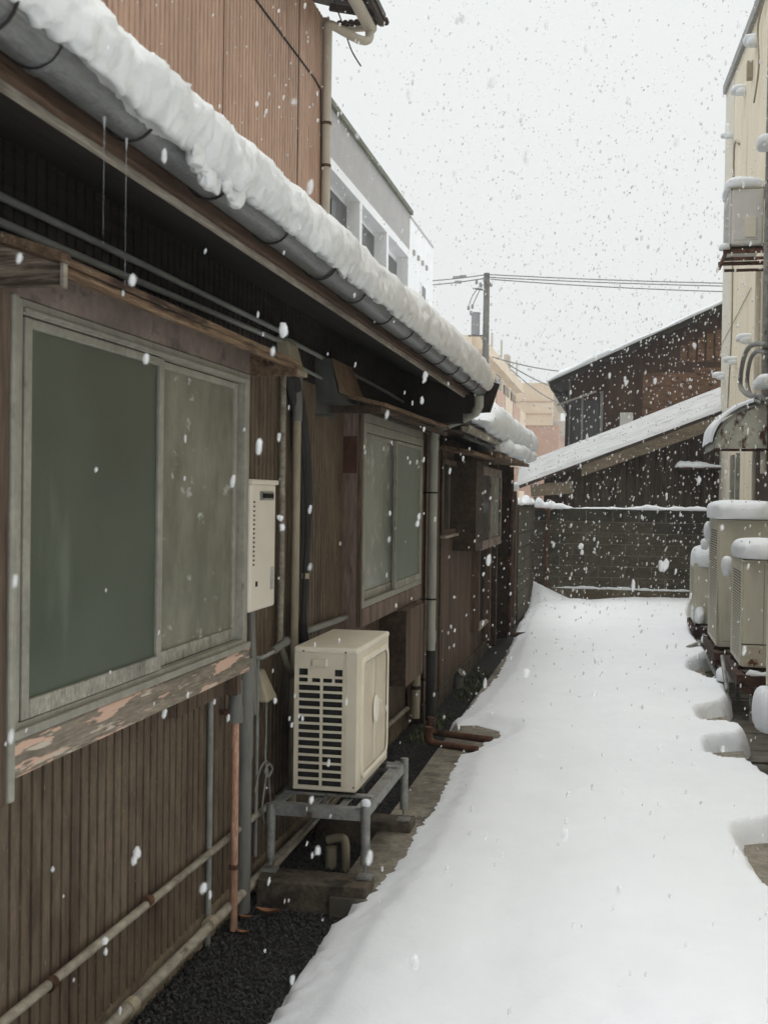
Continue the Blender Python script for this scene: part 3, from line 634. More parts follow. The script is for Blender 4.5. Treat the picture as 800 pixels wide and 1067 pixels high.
# short pipe beside the downpipe with elbow
m = MB(); m.tube([(-1.36, 7.86, .42), (-1.36, 7.86, .06)], .03, 12); sp_ = m.build('drain_pipe', 'beigepipe', h1, smooth=True)
m = MB(); m.tube([(-1.36, 7.86, .26), (-1.36, 7.86, .285)], .034, 12); m.build('pipe_strap', 'wire', sp_)

# snow ridge on the eave ------------------------------------------------------
prof = [(-.955,2.335),(-.90,2.325),(-.866,2.302),(-.850,2.315),(-.842,2.345),(-.843,2.38),(-.855,2.42),(-.885,2.46),(-.93,2.495),(-1.0,2.53),(-1.15,2.58),(-1.6,2.70),(-2.2,2.86),(-3.17,3.14)]
def densify(P, n=3):
    P = [Vector((p[0], 0, p[1])) for p in P]; out = []
    for i in range(len(P)-1):
        a = P[max(i-1,0)]; b_ = P[i]; c = P[i+1]; d = P[min(i+2, len(P)-1)]; kk = n if i < 9 else 1
        for k in range(kk):
            t_ = k/kk; q = .5*((2*b_)+(c-a)*t_+(2*a-5*b_+4*c-d)*t_*t_+(3*b_-a-3*c+d)*t_**3); out.append((q.x, q.z, i+t_))
    return out+[(P[-1].x, P[-1].z, len(P)-1)]
prof = densify(prof)
ridge = MB(); ny_ = 1250; rows = []
for i in range(ny_+1):
    y = -1.5+(7.74+1.5)*i/ny_; row = []
    bump_ = lambda c, w: max(0, 1-((y-c)/w)**2)**2
    sag = .016*bump_(2.08, .16)+.03*bump_(2.36, .16)+.02*mn.noise(Vector((0, y*3.2, 3)))+.008*mn.noise(Vector((4, y*14, 3)))
    if y < 1.7: sag -= .02
    st_ = min(1, max(0, (y-1.62)/.3))*min(1, max(0, (3.6-y)/.8)); sag += .024*st_
    lift = .05*min(1, max(0, (y-4)/2.5))-.035*min(1, max(0, (3.4-y)/1.2))
    endf = min(1, (7.74-y)/.12+.05)
    scall = .012*abs(math.sin(y*math.pi/.235+.6*mn.noise(Vector((y, 0, 0)))))*min(1, max(0, (y-4.0)/1.5))
    for (x, z, j) in prof:
        w = max(0, 1-j/8.0)
        q = Vector((x*6, y*6, z*6)); nz = .014*mn.noise(q)+.007*mn.noise(q*2.3)+.005*mn.noise(q*5.1)*(1 if j < 9 else .4)+(.0042*mn.noise(q*11)+.002*mn.noise(q*23) if j < 10 else 0)
        dx, dz = (1, -.3) if j < 4 else ((.9, .4) if j < 7 else (.2, 1))
        big = .025*mn.noise(Vector((1.3, y*1.4, 0)))*(1 if j > 3 else .4)
        zz = z+dz*(nz+big)-(sag*max(0, 1-j/4.5) if j < 5 else 0)
        xx = x+dx*(nz*1.3+scall*(1 if 1 < j < 8 else 0))+(sag*.5 if 1 <= j < 6 else 0)
        zz += lift*min(1, max(0, j-2)/6)
        if .6 < j < 4: fr_ = max(0, mn.noise(Vector((y*17, 2, 7))))*.022+max(0, mn.noise(Vector((y*43, 5, 1))))*.018; zz -= fr_*(1-abs(j-2.2)/2); xx += .05*fr_
        if 1 < j < 10: xx += (.005*mn.noise(Vector((x*18, y*18, z*24)))+.004*mn.noise(Vector((x*40, y*40, z*46)))+.003*mn.noise(Vector((x*80, y*80, z*80)))); zz += .004*mn.noise(Vector((x*40+9, y*40, z*40)))
        if j == 0: zz = z; xx = x
        zz = 2.345+(zz-2.345)*(endf**.5 if j > 0 else 1)
        row.append((xx, y, zz))
    rows.append(row)
ridge.grid(rows)
for r_ in (rows[0], rows[-1]): ridge.add(r_, [tuple(range(len(r_)))])
tag(ridge.build('roof_snow', 'snowwet', None, smooth='all', fix=False), 'thick wet snow ridge hanging over the galvanised gutter of the brown house', 'snow')
# icy lump hanging over the gutter
m = MB()
rl = random.Random(12)
for i in range(16):
    y = rl.uniform(2.2, 2.6); zc = 2.315+rl.uniform(-.05, .035)-.06*max(0, 1-abs(y-2.36)/.12); blob(m, (-.85+rl.uniform(-.012, .006), y, zc), (rl.uniform(.010, .016), rl.uniform(.025, .05), rl.uniform(.018, .035)), 1.0, .8, i, -1, 4, 10)
tag(m.build('ice_lump', 'snowwet', None, smooth='all'), 'half melted icy lump clinging to the gutter above the drips', 'ice')
for (px_, py_, ex) in ((109, 128, 'left'), (132, 150, 'right')):
    p = at(px_, py_, 'X', -.868); m = MB()
    m.tube([(p.x, p.y, p.z+.01), (p.x, p.y, p.z-.015), (p.x, p.y, p.z-.19)], [.003, .0005, .0002], 6)
    z = p.z-.2
    while z > 1.98:
        ln = rl.uniform(.006, .03); xo = rl.uniform(-.0015, .0015)
        m.tube([(p.x, p.y+xo, z), (p.x, p.y+xo, z-ln*.5), (p.x, p.y+xo, z-ln)], [.0002, .0006, .0002], 6); z -= ln+rl.uniform(.006, .04)*(1+(2.1-z)*2 if z < 2.1 else 1)
    tag(m.build('water_drip', 'water', None, smooth='all'), f'thin line of meltwater dripping from the gutter, {ex} one of the two', 'water drip', 'meltwater drips')

# ================================================================== small fittings on house one
t = thing('gas_water_heater', 'slim cream water heater box mounted right of the large window', 'water heater', (-1.43, 4.3, 1.15))
m = MB(); m.box(WX, -1.352, 4.14, 4.455, 1.15, 1.64); m.build('case', 'heater', t, bevel=.012, seg=3)
m = MB(); m.box(-1.4, -1.344, 4.13, 4.465, 1.636, 1.655); m.build('lid', 'heater', t, bevel=.004)
m = MB(); m.box(-1.356, -1.345, 4.24, 4.41, 1.575, 1.61); m.build('exhaust_vent', 'steel', t, bevel=.008)
m = MB(); m.box(-1.35, -1.342, 4.255, 4.395, 1.583, 1.602); m.build('exhaust_slot', 'gap', t, bevel=.006)
m = MB()
for k in range(15): m.box(-1.3525, -1.3505, 4.165, 4.18, 1.565-.017*k, 1.572-.017*k)
m.box(-1.3525, -1.350, 4.20, 4.222, 1.245, 1.265); m.build('vent_slot', 'gap', t)
m = MB(); m.box(-1.3525, -1.3505, 4.39, 4.43, 1.22, 1.31); m.build('sticker', 'label', t)

t = thing('duct_cover', 'beige duct cap at the right end of the large window hood', 'duct cover', (-1.44, 4.95, 2.13))
m = MB(); m.hexa([(WX,4.82,2.13),(-1.385,4.82,2.13),(-1.385,5.0,2.13),(WX,5.0,2.13)], [(WX,4.84,2.30),(-1.42,4.84,2.27),(-1.42,4.98,2.27),(WX,4.98,2.30)]); m.build('cover', 'beigepipe', t, bevel=.015, seg=3)
m = MB(); m.box(WX, -1.38, 4.81, 5.01, 2.125, 2.15); m.build('cover_flange', 'beigepipe', t, bevel=.004)
t = thing('insulated_hose', 'thick black insulated hose running down to the left outdoor unit', 'hose', (-1.42, 5.2, 1.0))
m = MB(); pts = [(-1.44, 4.97, 2.14), (-1.43, 5.06, 2.0), (-1.425, 5.16, 1.75), (-1.43, 5.2, 1.5), (-1.43, 5.17, 1.25), (-1.43, 5.14, 1.02), (-1.42, 5.17, .90), (-1.40, 5.25, .84), (-1.38, 5.38, .78), (-1.36, 5.45, .7)]
def smoothpts(P, n=6):
    P = [Vector(p) for p in P]; out = []
    for i in range(len(P)-1):
        a = P[max(i-1,0)]; b_ = P[i]; c = P[i+1]; d = P[min(i+2, len(P)-1)]
        for k in range(n):
            t_ = k/n; out.append(.5*((2*b_)+(c-a)*t_+(2*a-5*b_+4*c-d)*t_*t_+(3*b_-a-3*c+d)*t_**3))
    return out+[P[-1]]
m.tube(smoothpts(pts), .027, 12); m.build('hose', 'blackrub', t, smooth='all')
m = MB(); m.tube(smoothpts([(p[0]-.015, p[1]-.045, p[2]) for p in pts[:6]]), .02, 10); m.build('second_hose', 'blackrub', t, smooth='all')
m = MB(); m.tube([(-1.43, 5.145, 1.21), (-1.43, 5.147, 1.235)], .031, 12); m.build('tape_band', 'beigepipe', t)
pw = MB(); pw.tube(smoothpts([(-1.44, 4.99, 2.1), (-1.40, 5.08, 1.6), (-1.41, 5.1, 1.2), (-1.4, 5.05, 1.0)]), .006, 6)
pw.build('cable', 'cablenear', t, smooth='all')

t = thing('range_vent_hood', 'dark boxy metal vent hood with rusty front face under the eave', 'vent hood', (-1.4, 5.6, 2.1))
v0, v1 = 5.52, 5.95
m = MB(); m.hexa([(WX,v0,2.07),(-1.36,v0,2.07),(-1.36,v1,2.07),(WX,v1,2.07)], [(WX,v0,2.275),(-1.405,v0,2.275),(-1.405,v1,2.275),(WX,v1,2.275)]); m.build('hood_body', 'ventdark', t, bevel=.003)
m = MB(); m.hexa([(-1.357,v0,2.105),(-1.325,v0,2.1),(-1.325,v1,2.1),(-1.357,v1,2.105)], [(-1.402,v0,2.276),(-1.398,v0,2.276),(-1.398,v1,2.276),(-1.402,v1,2.276)]); m.build('front_flap', 'ventflap', t, bevel=.002)
m = MB(); m.box(WX, WX+.008, v0-.02, v1, 2.0, 2.29); m.box(WX, WX+.1, v0-.02, v0-.012, 1.985, 2.0); m.build('back_plate', 'ventdark', t)

t = thing('garden_tap', 'short lever tap with grey nozzle beside the sill of the large window', 'tap', (-1.44, 4.5, .9))
m = MB(); m.tube(smoothpts([(WX, 4.5, .93), (-1.43, 4.5, .93), (-1.41, 4.52, .935), (-1.39, 4.62, .95)]), .009, 8); m.build('spout', 'steel', t, smooth='all')
m = MB(); m.tube([(-1.40, 4.59, .945), (-1.375, 4.70, .975)], [.016, .019], 12); m.tube([(-1.375, 4.70, .975), (-1.374, 4.705, .976)], [.021, .021], 12); m.build('nozzle', 'greypvc', t, smooth=True)
m = MB(); m.bar((-1.42, 4.36, 1.16), (-1.41, 4.40, .72), .014, .05, (0,1,0)); m.build('strap', 'greypvc', t, bevel=.003)
t = thing('cable_shroud', 'small beige hooded cable outlet with hanging looped grey cord', 'cable outlet', (-1.45, 4.62, .8))
m = MB(); m.hexa([(WX,4.56,.735),(-1.405,4.56,.735),(-1.405,4.70,.735),(WX,4.70,.735)], [(WX,4.58,.865),(-1.45,4.58,.865),(-1.45,4.65,.865),(WX,4.65,.865)]); m.build('shroud', 'beigepipe', t, bevel=.012, seg=3)
m = MB(); loop = [(-1.44,4.64,.74),(-1.44,4.645,.6),(-1.44,4.64,.48),(-1.435,4.66,.43),(-1.44,4.70,.36),(-1.43,4.69,.25),(-1.43,4.62,.22),(-1.43,4.57,.28),(-1.43,4.60,.37),(-1.44,4.67,.45),(-1.44,4.66,.47),(-1.44,4.60,.47),(-1.44,4.55,.44),(-1.44,4.50,.38)]
m.tube(smoothpts(loop), .0045, 6); m.tube(smoothpts([(-1.435,4.67,.40),(-1.425,4.69,.43),(-1.43,4.66,.46),(-1.44,4.64,.43),(-1.43,4.66,.40)]), .006, 6); m.build('looped_cord', 'greypipe', t, smooth='all')

# ================================================================== LEFT OUTDOOR UNIT, stand and blocks
def holes_side(t, O, U, N, w, h, m_):
    """two columns of slots, on a wall-facing side panel"""
    us = [0, .075*w, .23*w, .30*w, .445*w, .49*w, .65*w, .69*w, .825*w, w]
    vs = [0, .035*h]; cur = .035*h; rowh = .0575*h
    holes = set(); j = 1
    vs = [0]
    z = .03*h
    for k in range(13):
        vs += [z, z+rowh*.70]; z += rowh
    z += .004*h; vs += [z, z+.03*h]; z += .045*h; vs += [z+.003*h, z+.052*h]; vs.append(h)
    cells = len(vs)-1
    for k in range(13):
        jj = 2*k+1
        for i in (1, 2, 3): holes.add((i, jj))
        for i in (5, 6, 7): holes.add((i, jj))
    for i in (1, 3, 5, 7): holes.add((i, 27))
    for i in (1, 7): holes.add((i, 29))
    m = MB(); m.plate(O, U, (0,0,1), N, us, vs, holes, .008); return m
ax0, ax1, ay0, ay1, az0, az1 = -1.335, -1.062, 4.70, 5.36, .352, .935
t = thing('air_conditioner_unit', 'beige air conditioner outdoor unit on a steel stand against the brown wall', 'air conditioner', ((ax0+ax1)/2, (ay0+ay1)/2, az0), 'air conditioner outdoor units')
m = MB(); m.box(ax0+.004, ax1-.016, ay0+.016, ay1-.004, az0+.004, az1-.004); m.build('coil_core', 'acdark', t)
m = MB(); m.box(ax0, ax0+.003, ay0+.015, ay1, az0, az1); m.box(ax0, ax1, ay1-.003, ay1, az0, az1); m.build('back_panel', 'acbeige', t)
holes_side(t, (ax0, ay0, az0), (1,0,0), (0,-1,0), ax1-ax0-.02, az1-az0, 'acbeige').build('side_grille', 'acbeige', t, bevel=.0)
m = MB(); m.box(ax1-.05, ax1+.0, ay0-.003, ay0+.03, az0, az1-.002); m.box(ax1-.058, ax1-.053, ay0-.0032, ay0+.001, az0+.01, az1-.03); m.build('corner_post', 'acbeige', t, bevel=.006)
m = MB(); m.box(ax0+.075, ax0+.145, ay0-.012, ay0+.006, az1-.062, az1-.03); m.build('handle', 'acbeige', t, bevel=.008)
# front with fan grille
m = MB(); fx = ax1
a0, a1, b0, b1 = ay0+.07, ay1-.03, az0+.03, az1-.03
rowsn = 46; vs = [az0]+[b0+.02+(b1-b0-.04)*k/(2*rowsn) for k in range(2*rowsn+1)]+[az1]
us = [ay0+.03, a0, (a0+a1)/2-.035, (a0+a1)/2-.004, (a0+a1)/2+.004, (a0+a1)/2+.035, a1, ay1]
holes = set((2 if k < rowsn*.5 else 4, 2*k+1) for k in range(rowsn))
m.plate((fx, 0, 0), (0,1,0), (0,0,1), (1,0,0), us, vs, holes, .004); m.build('front_panel', 'acbeige', t)
m = MB()
def rrect(a0, a1, b0, b1, r, n=6):
    out = []
    for cx_, cy_, s in ((a1-r, b1-r, 0), (a0+r, b1-r, 1), (a0+r, b0+r, 2), (a1-r, b0+r, 3)):
        for k in range(n+1): an = math.pi/2*(s+k/n); out.append((cx_+r*math.cos(an), cy_+r*math.sin(an)))
    return out
R1 = rrect(a0, a1, b0, b1, .06); R2 = rrect(a0+.012, a1-.012, b0+.012, b1-.012, .052); R3 = rrect(a0+.024, a1-.024, b0+.024, b1-.024, .045)
ringm = [[(fx, y, z) for y, z in R1+R1[:1]], [(fx+.009, y, z) for y, z in R1+R1[:1]], [(fx+.012, y, z) for y, z in R2+R2[:1]], [(fx+.006, y, z) for y, z in R3+R3[:1]]]
m.grid(ringm); m.build('fan_surround', 'aclip', t, smooth=True)
m = MB()
for k in range(rowsn):
    z = vs[1+2*k]
    m.box(fx-.001, fx+.003, a0+.03, (a0+a1)/2-.037, z-.0012, z+.0012); m.box(fx-.001, fx+.003, (a0+a1)/2+.037, a1-.03, z-.0012, z+.0012)
fg = m.build('fan_grille', 'acbeige', t)
m = MB(); ym, zm = (a0+a1)/2, (b0+b1)/2
m.hexa([(fx+.006, ym+.045*math.cos(k*math.pi/12), zm+.062*math.sin(k*math.pi/12)) for k in range(24)], [(fx+.014, ym+.04*math.cos(k*math.pi/12), zm+.057*math.sin(k*math.pi/12)) for k in range(24)])
m.build('badge', 'badge', fg, smooth=True)
m = MB(); m.box(ax0-.004, ax1+.004, ay0-.006, ay1+.004, az1-.004, az1+.022); m.build('lid', 'aclip', t, bevel=.01, seg=3)
m = MB()
for x in (ax0+.04, ax1-.05): m.tube([(x, ay0-.009, az1+.004), (x, ay0-.004, az1+.004)], .004, 8)
m.tube([(ax1-.01, ay0-.004, az0+.02), (ax1-.01, ay0-.001, az0+.02)], .004, 8); m.build('screw', 'rustd', t)
m = MB()
for y in (ay0+.09, ay1-.09): m.box(ax0-.01, ax1+.015, y-.02, y+.02, az0-.022, az0)
m.build('foot', 'blackrub', t, bevel=.003)

sx0, sx1, sy0, sy1, sz = -1.385, -.985, 4.56, 5.42, .325
t = thing('steel_stand', 'weathered grey steel stand carrying the left outdoor unit', 'stand', ((sx0+sx1)/2, (sy0+sy1)/2, .045))
m = MB()
def lchan(mb, a, b, w=.035, th=.004, side=1):
    a = Vector(a); b = Vector(b); d = (b-a).normalized(); r = d.cross(Vector((0,0,1))).normalized()*side
    mb.bar(a+Vector((0,0,-w/2)), b+Vector((0,0,-w/2)), th, w); mb.bar(a+r*(w/2+th*.5), b+r*(w/2+th*.5), w, th)
lchan(m, (sx1, sy0, sz), (sx1, sy1, sz), .045, .004, -1); lchan(m, (sx0, sy0, sz), (sx0, sy1, sz), .045, .004, 1); m.build('side_rail', 'steel', t)
m = MB(); lchan(m, (sx0+.004, sy0, sz-.006), (sx1-.004, sy0, sz-.006), .045, .004, -1); lchan(m, (sx0+.004, sy1, sz-.006), (sx1-.004, sy1, sz-.006), .045, .004, 1); m.build('cross_rail', 'steel', t)
m = MB()
for y in (sy0+.17, sy1-.14): m.bar((sx0+.01, y, sz+.006), (sx1-.01, y, sz+.006), .04, .012)
m.build('mounting_bar', 'steel', t, bevel=.002)
m = MB(); m.bar((-1.22, sy0+.02, sz-.01), (-1.22, sy1-.02, sz-.01), .03, .004); m.bar((-1.10, sy0+.02, sz-.01), (-1.10, sy1-.02, sz-.01), .03, .004); m.build('inner_slat', 'steel', t)
for (x, y) in ((sx0, sy0), (sx1, sy0), (sx0, sy1), (sx1, sy1)):
    zt = sz+.02 if x == sx1 else sz
    m = MB(); m.tube([(x, y-.012, .10), (x, y-.012, zt)], .019, 12); m.tube([(x, y-.012, .07), (x, y-.012, .10)], .007, 8); m.box(x-.03, x+.03, y-.045, y+.02, .048, .056)
    m.build('leg', 'steel', t, smooth=True)
snow_cap('snow_dab', 'tiny dab of snow on the front leg of the steel stand', (sx1, sy0-.012, sz+.024), (.02, .02, .02), seed=3, e=.9, sub=2)
m = MB(); m.box(-1.41, -.955, 4.44, 4.60, -.08, .045)
tag(m.build('concrete_block', 'conc', bevel=.008), 'nearer dark concrete block under the front of the steel stand', 'concrete block', 'concrete blocks under the stand')
m = MB(); m.box(-1.41, -.945, 5.36, 5.51, -.08, .045)
tag(m.build('concrete_block', 'conc', bevel=.008), 'farther dark concrete block under the rear of the steel stand', 'concrete block', 'concrete blocks under the stand')
m = MB(); m.tube([(-1.24, 5.0, -.10), (-1.24, 5.0, .02)], .026, 12); 
m.tube(smoothpts([(-1.255, 5.0, .05), (-1.20, 4.99, .066), (-1.17, 4.98, .05), (-1.165, 4.975, -.1)]), .019, 12)
tag(m.build('drain_elbow', 'beigepipe', smooth=True), 'beige curved drain elbow poking from the gravel under the steel stand', 'drain pipe')
m = MB(); m.bar((-1.42, 4.62, .0), (-1.27, 5.3, .19), .012, .02); tag(m.build('white_batten', 'palewood'), 'thin pale strip leaning in the shade below the steel stand', 'batten')
rlf = random.Random(2)
for k, (x, y, lb) in enumerate(((-1.33, 4.34, 'largest curled brown leaf on the gravel beside the nearer block'), (-1.40, 4.27, 'small brown leaf lying left of the larger leaf on gravel'), (-1.36, 4.12, 'brown leaf beside the foot of the grey drain pipe'))):
    m = MB(); sc = .05 if k == 0 else .028
    P = []
    for i in range(5):
        u = i/4-.5; w = .35*math.cos(u*math.pi*.95)
        P.append([(x+u*sc*2, y+v*w*sc, -.052+.25*sc*(u*u*3+v*v)) for v in (-1, -.3, .3, 1)])
    m.grid(P); tag(m.build('dead_leaf', 'leaf', smooth='all', fix=False), lb, 'leaf', 'dead leaves on the gravel')
# rusty pipes crossing to the lane
for (p, q, lb) in (((452, 763), (512, 771), 'rusty pipe crossing from the grey downpipe into the snow, farther one'), ((450, 774), (497, 781), 'rusty flat pipe crossing into the snow, nearer one')):
    a = at(*p, 'Z', .02); b_ = at(*q, 'Z', .02); m = MB(); m.tube([a, b_], .022, 12); m.tube(smoothpts([(a.x-.02, a.y+.0, .12), (a.x-.025, a.y, .05), (a.x, a.y, .02)]), .028, 12)
    tag(m.build('rusty_pipe', 'rust', smooth=True), lb, 'pipe', 'rusty pipes beside the house')

# ================================================================== HOUSE TWO (plank siding)
X2 = -1.39
h2 = thing('plank_house', 'dark house with vertical brown planks and small boxed windows beyond the grey downpipe', 'house', (X2, 11, -.07))
rp_ = random.Random(6)
m = MB(); ribbed(m, (X2, 8.30), (X2, 13.55), .08, 2.16, (1, 0), .15, .010, .09, .06, rp_); m.box(-2.8, X2-.004, 8.30, 13.55, -.1, 2.14)
m.box(-2.8, X2, 13.55, 13.57, -.1, 2.2); m.build('wall', 'plank', h2)
m = MB(); m.box(X2-.03, X2+.02, 8.3, 13.56, -.12, .07); m.build('foundation', 'conc', h2, bevel=.004)
m = MB()
for y in (8.42, 8.95): m.box(X2, X2+.025, y, y+.06, .0, 2.1)
m.build('batten', 'darkwood', h2, bevel=.002)
m = MB(); m.hexa([(-1.1,8.1,2.12),(-1.1,13.7,2.12),(-2.8,13.7,2.58),(-2.8,8.1,2.58)], [(-1.1,8.1,2.15),(-1.1,13.7,2.15),(-2.8,13.7,2.61),(-2.8,8.1,2.61)]); m.build('roof', 'roofmetal', h2)
m = MB(); m.box(-1.12, -1.10, 8.1, 13.7, 2.07, 2.12); m.box(-1.38, -1.13, 8.2, 13.6, 2.075, 2.085); m.build('fascia_board', 'darkwood', h2)
m = MB(); m.tube([(-1.075, 8.1, 2.09), (-1.075, 11.5, 2.09), (-1.075, 13.75, 2.09)], .032, 10); m.build('gutter', 'wallpipe', h2, smooth=True)
m = MB(); m.tube([(-1.09, 8.1, 2.03), (-1.09, 13.6, 2.03)], .014, 8); m.build('conduit_pipe', 'blackrub', h2, smooth=True)
# low window, shutter box, protruding window, lower opening
m = MB(); m.box(X2+.0, X2+.035, 8.95, 9.72, 1.86, 1.9); m.box(X2, X2+.035, 8.95, 9.72, 1.29, 1.33); m.box(X2, X2+.035, 8.95, 8.99, 1.33, 1.86); m.box(X2, X2+.03, 9.34, 9.37, 1.33, 1.86)
wv = m.build('window', 'postwood', h2, bevel=.003)
m = MB(); m.box(X2+.012, X2+.018, 8.98, 9.72, 1.32, 1.87); m.build('pane', 'glassd', wv)
m = MB(); m.box(X2+.02, X2+.06, 8.93, 9.72, 1.27, 1.292); m.build('sill', 'palewood', wv)
m = MB(); m.box(X2, -1.185, 9.70, 10.22, 1.14, 1.91)
sb = m.build('shutter_box', 'darkwood', h2, bevel=.004)
m = MB(); m.box(X2-.0, -1.20, 10.222, 12.0, 1.12, 1.20); m.box(X2, -1.202, 10.222, 12.0, 1.80, 1.88); m.box(-1.24, -1.20, 10.222, 10.30, 1.2, 1.8); m.box(-1.24, -1.20, 11.9, 12.0, 1.2, 1.8); m.box(-1.235, -1.205, 11.05, 11.12, 1.2, 1.8)
wv = m.build('window', 'fascia_paint', h2, bevel=.003); L_(wv, 'boxed bay window with pale far pane')
m = MB(); m.box(-1.226, -1.22, 10.3, 11.05, 1.2, 1.8); m.build('pane', 'glassd', wv)
m = MB(); m.box(-1.226, -1.22, 11.12, 11.9, 1.2, 1.8); m.build('pane', 'glassp', wv)
m = MB(); m.box(X2, -1.21, 12.003, 12.02, 1.12, 1.9); m.build('window_side', 'plank', wv)
m = MB(); m.box(X2+.0, -1.3, 11.0, 11.05, .3, 1.12); m.box(X2, -1.3, 11.95, 12.02, .1, 1.12); m.build('opening_frame', 'postwood', h2, bevel=.003)
m = MB(); m.box(X2+.012, X2+.016, 11.05, 11.95, .33, 1.1); m.build('opening', 'gap', h2)
m = MB(); m.box(X2, -1.31, 11.05, 11.95, .30, .325); m.build('opening_sill', 'palewood', h2)
m = MB(); m.hexa([(-1.1, 8.75, 1.925), (-1.1, 10.3, 1.925), (-1.38, 10.3, 1.97), (-1.38, 8.75, 1.97)], [(-1.1, 8.75, 1.955), (-1.1, 10.3, 1.955), (-1.38, 10.3, 2.0), (-1.38, 8.75, 2.0)]); m.build('window_hood', 'hoodwood', h2, bevel=.003)
m = MB(); m.hexa([(-1.02, 10.0, 1.95), (-1.02, 13.3, 1.95), (-1.38, 13.3, 1.98), (-1.38, 10.0, 1.98)], [(-1.02, 10.0, 1.985), (-1.02, 13.3, 1.985), (-1.38, 13.3, 2.02), (-1.38, 10.0, 2.02)]); m.build('window_hood', 'hoodwood', h2, bevel=.003)
m = MB(); m.box(-1.41, -1.28, 12.35, 12.45, .0, 1.95); m.box(-1.41, -1.26, 13.42, 13.55, -.05, 2.1); m.build('corner_post', 'darkwood', h2, bevel=.004)
m = MB(); m.tube(smoothpts([(-1.22, 13.3, 1.95), (-1.22, 13.3, .2), (-1.22, 13.3, .06), (-1.19, 13.3, .02), (-1.05, 13.35, .02), (-.95, 13.4, .02)], 4), .028, 10); m.build('downpipe', 'rustd', h2, smooth=True)
m = MB(); m.tube([(-1.33, 9.85, -.05), (-1.33, 9.85, .06), (-1.3, 9.83, .09)], .04, 12); m.build('vent_pipe', 'greypvc', h2, smooth=True)

# snow lobes on the plank house roof
m = MB(); rr = random.Random(9)
rowsN = []; nyy = 420
for i in range(nyy+1):
    y = 8.35+(13.75-8.35)*i/nyy; row = []
    ph = (y-8.35)/.42; sc = abs(math.sin(ph*math.pi))**.6; th = .9+.35*mn.noise(Vector((y*1.1, 2, 0)))
    gap = 0 if not (9.2 < y < 9.3) else 1
    for j, (x, z) in enumerate([(-1.13,2.152),(-1.06,2.155),(-1.03,2.13),(-1.0,2.14),(-.975,2.18),(-.97,2.24),(-.99,2.30),(-1.04,2.345),(-1.12,2.37),(-1.3,2.42),(-1.7,2.52),(-2.7,2.8)]):
        k = 1 if 1 < j < 9 else 0
        q = Vector((x*5, y*5, z*5)); nz = .018*mn.noise(q)+.01*mn.noise(q*2.4)
        xx = x+k*(sc*.075-.05+nz)*th; zz = z+(nz*1.5+.03*(sc-.5)*(1 if j > 4 else -1.4))*(k+.3)
        f_ = min(1, (13.78-y)/.15)**.5 if y > 13.6 else 1
        fs = min(1, max(.12, (y-8.5)/1.0))
        zz = 2.152+(zz-2.152)*f_*fs if j > 0 else zz
        row.append((xx, y, zz))
    rowsN.append(row)
m.grid(rowsN)
for r_ in (rowsN[0], rowsN[-1]): m.add(r_, [tuple(range(len(r_)))])
tag(m.build('roof_snow', 'snow', smooth='all', fix=False), 'lobed snow bulging over the low eave of the plank house', 'snow')
m = MB()
for i in range(14):
    y = 10.3+i*.22; blob(m, (-1.10+rr.uniform(-.03, .05), y, 2.03+.05*rr.random()), (.15, .18, .085), .8, .25, i, -.6, 3, 2)
tag(m.build('hood_snow', 'snow', smooth='all'), 'lumpy snow heaped on the window hood of the plank house', 'snow')

# ================================================================== FENCE beyond the plank house
t = thing('board_fence', 'dark board gate and fence with snowy posts beyond the plank house', 'fence', (-1.3, 14.4, -.05))
m = MB(); ribbed(m, (-1.32, 13.6), (-1.32, 15.2), .05, 1.6, (1, 0), .14, .01, .1); m.box(-1.36, -1.325, 13.6, 15.2, 0, 1.6); m.build('panel', 'plank', t)
m = MB(); m.box(-1.31, -1.295, 13.75, 14.1, .15, 1.55); m.build('pale_sheet', 'palewood', t)
for y in (13.7, 14.5): m = MB(); m.box(-1.34, -1.26, y-.04, y+.04, -.05, 1.68); m.build('post', 'postwood', t, bevel=.004)
m = MB(); m.box(-1.3, -1.275, 14.52, 14.62, .9, .98); m.build('latch', 'steel', t)
snow_cap('post_snow', 'small snow cap on the nearer fence post', (-1.3, 13.7, 1.71), (.06, .06, .05), 'snow on fence posts', 1, sub=2)
snow_cap('post_snow', 'tall snow cap on the farther fence post', (-1.3, 14.5, 1.725), (.065, .08, .07), 'snow on fence posts', 2, sub=2)
t = thing('side_block_wall', 'low dark block wall with snow cap at the left end of the lane', 'wall', (-1.3, 16.6, -.05))
m = MB()
for r_ in range(8):
    yy = 15.25+(.2 if r_ % 2 else 0)
    z0 = -.05+r_*.195
    m.box(-1.42, -1.29, 15.2, min(yy, 18.0)-.006, z0, z0+.188) if yy > 15.22 else None
    while yy < 17.98: m.box(-1.42, -1.29, yy, min(yy+.39, 18.0)-.006, z0, z0+.188); yy += .39
m.box(-1.415, -1.30, 15.2, 17.99, -.05, 1.5)
m.build('masonry', 'block', t, bevel=.003)
snow_strip('wall_snow', 'long snow cap along the low side block wall at left', (-1.35, 15.2, 1.51), (-1.35, 18.0, 1.51), .085, .08, 5, tl=.06)

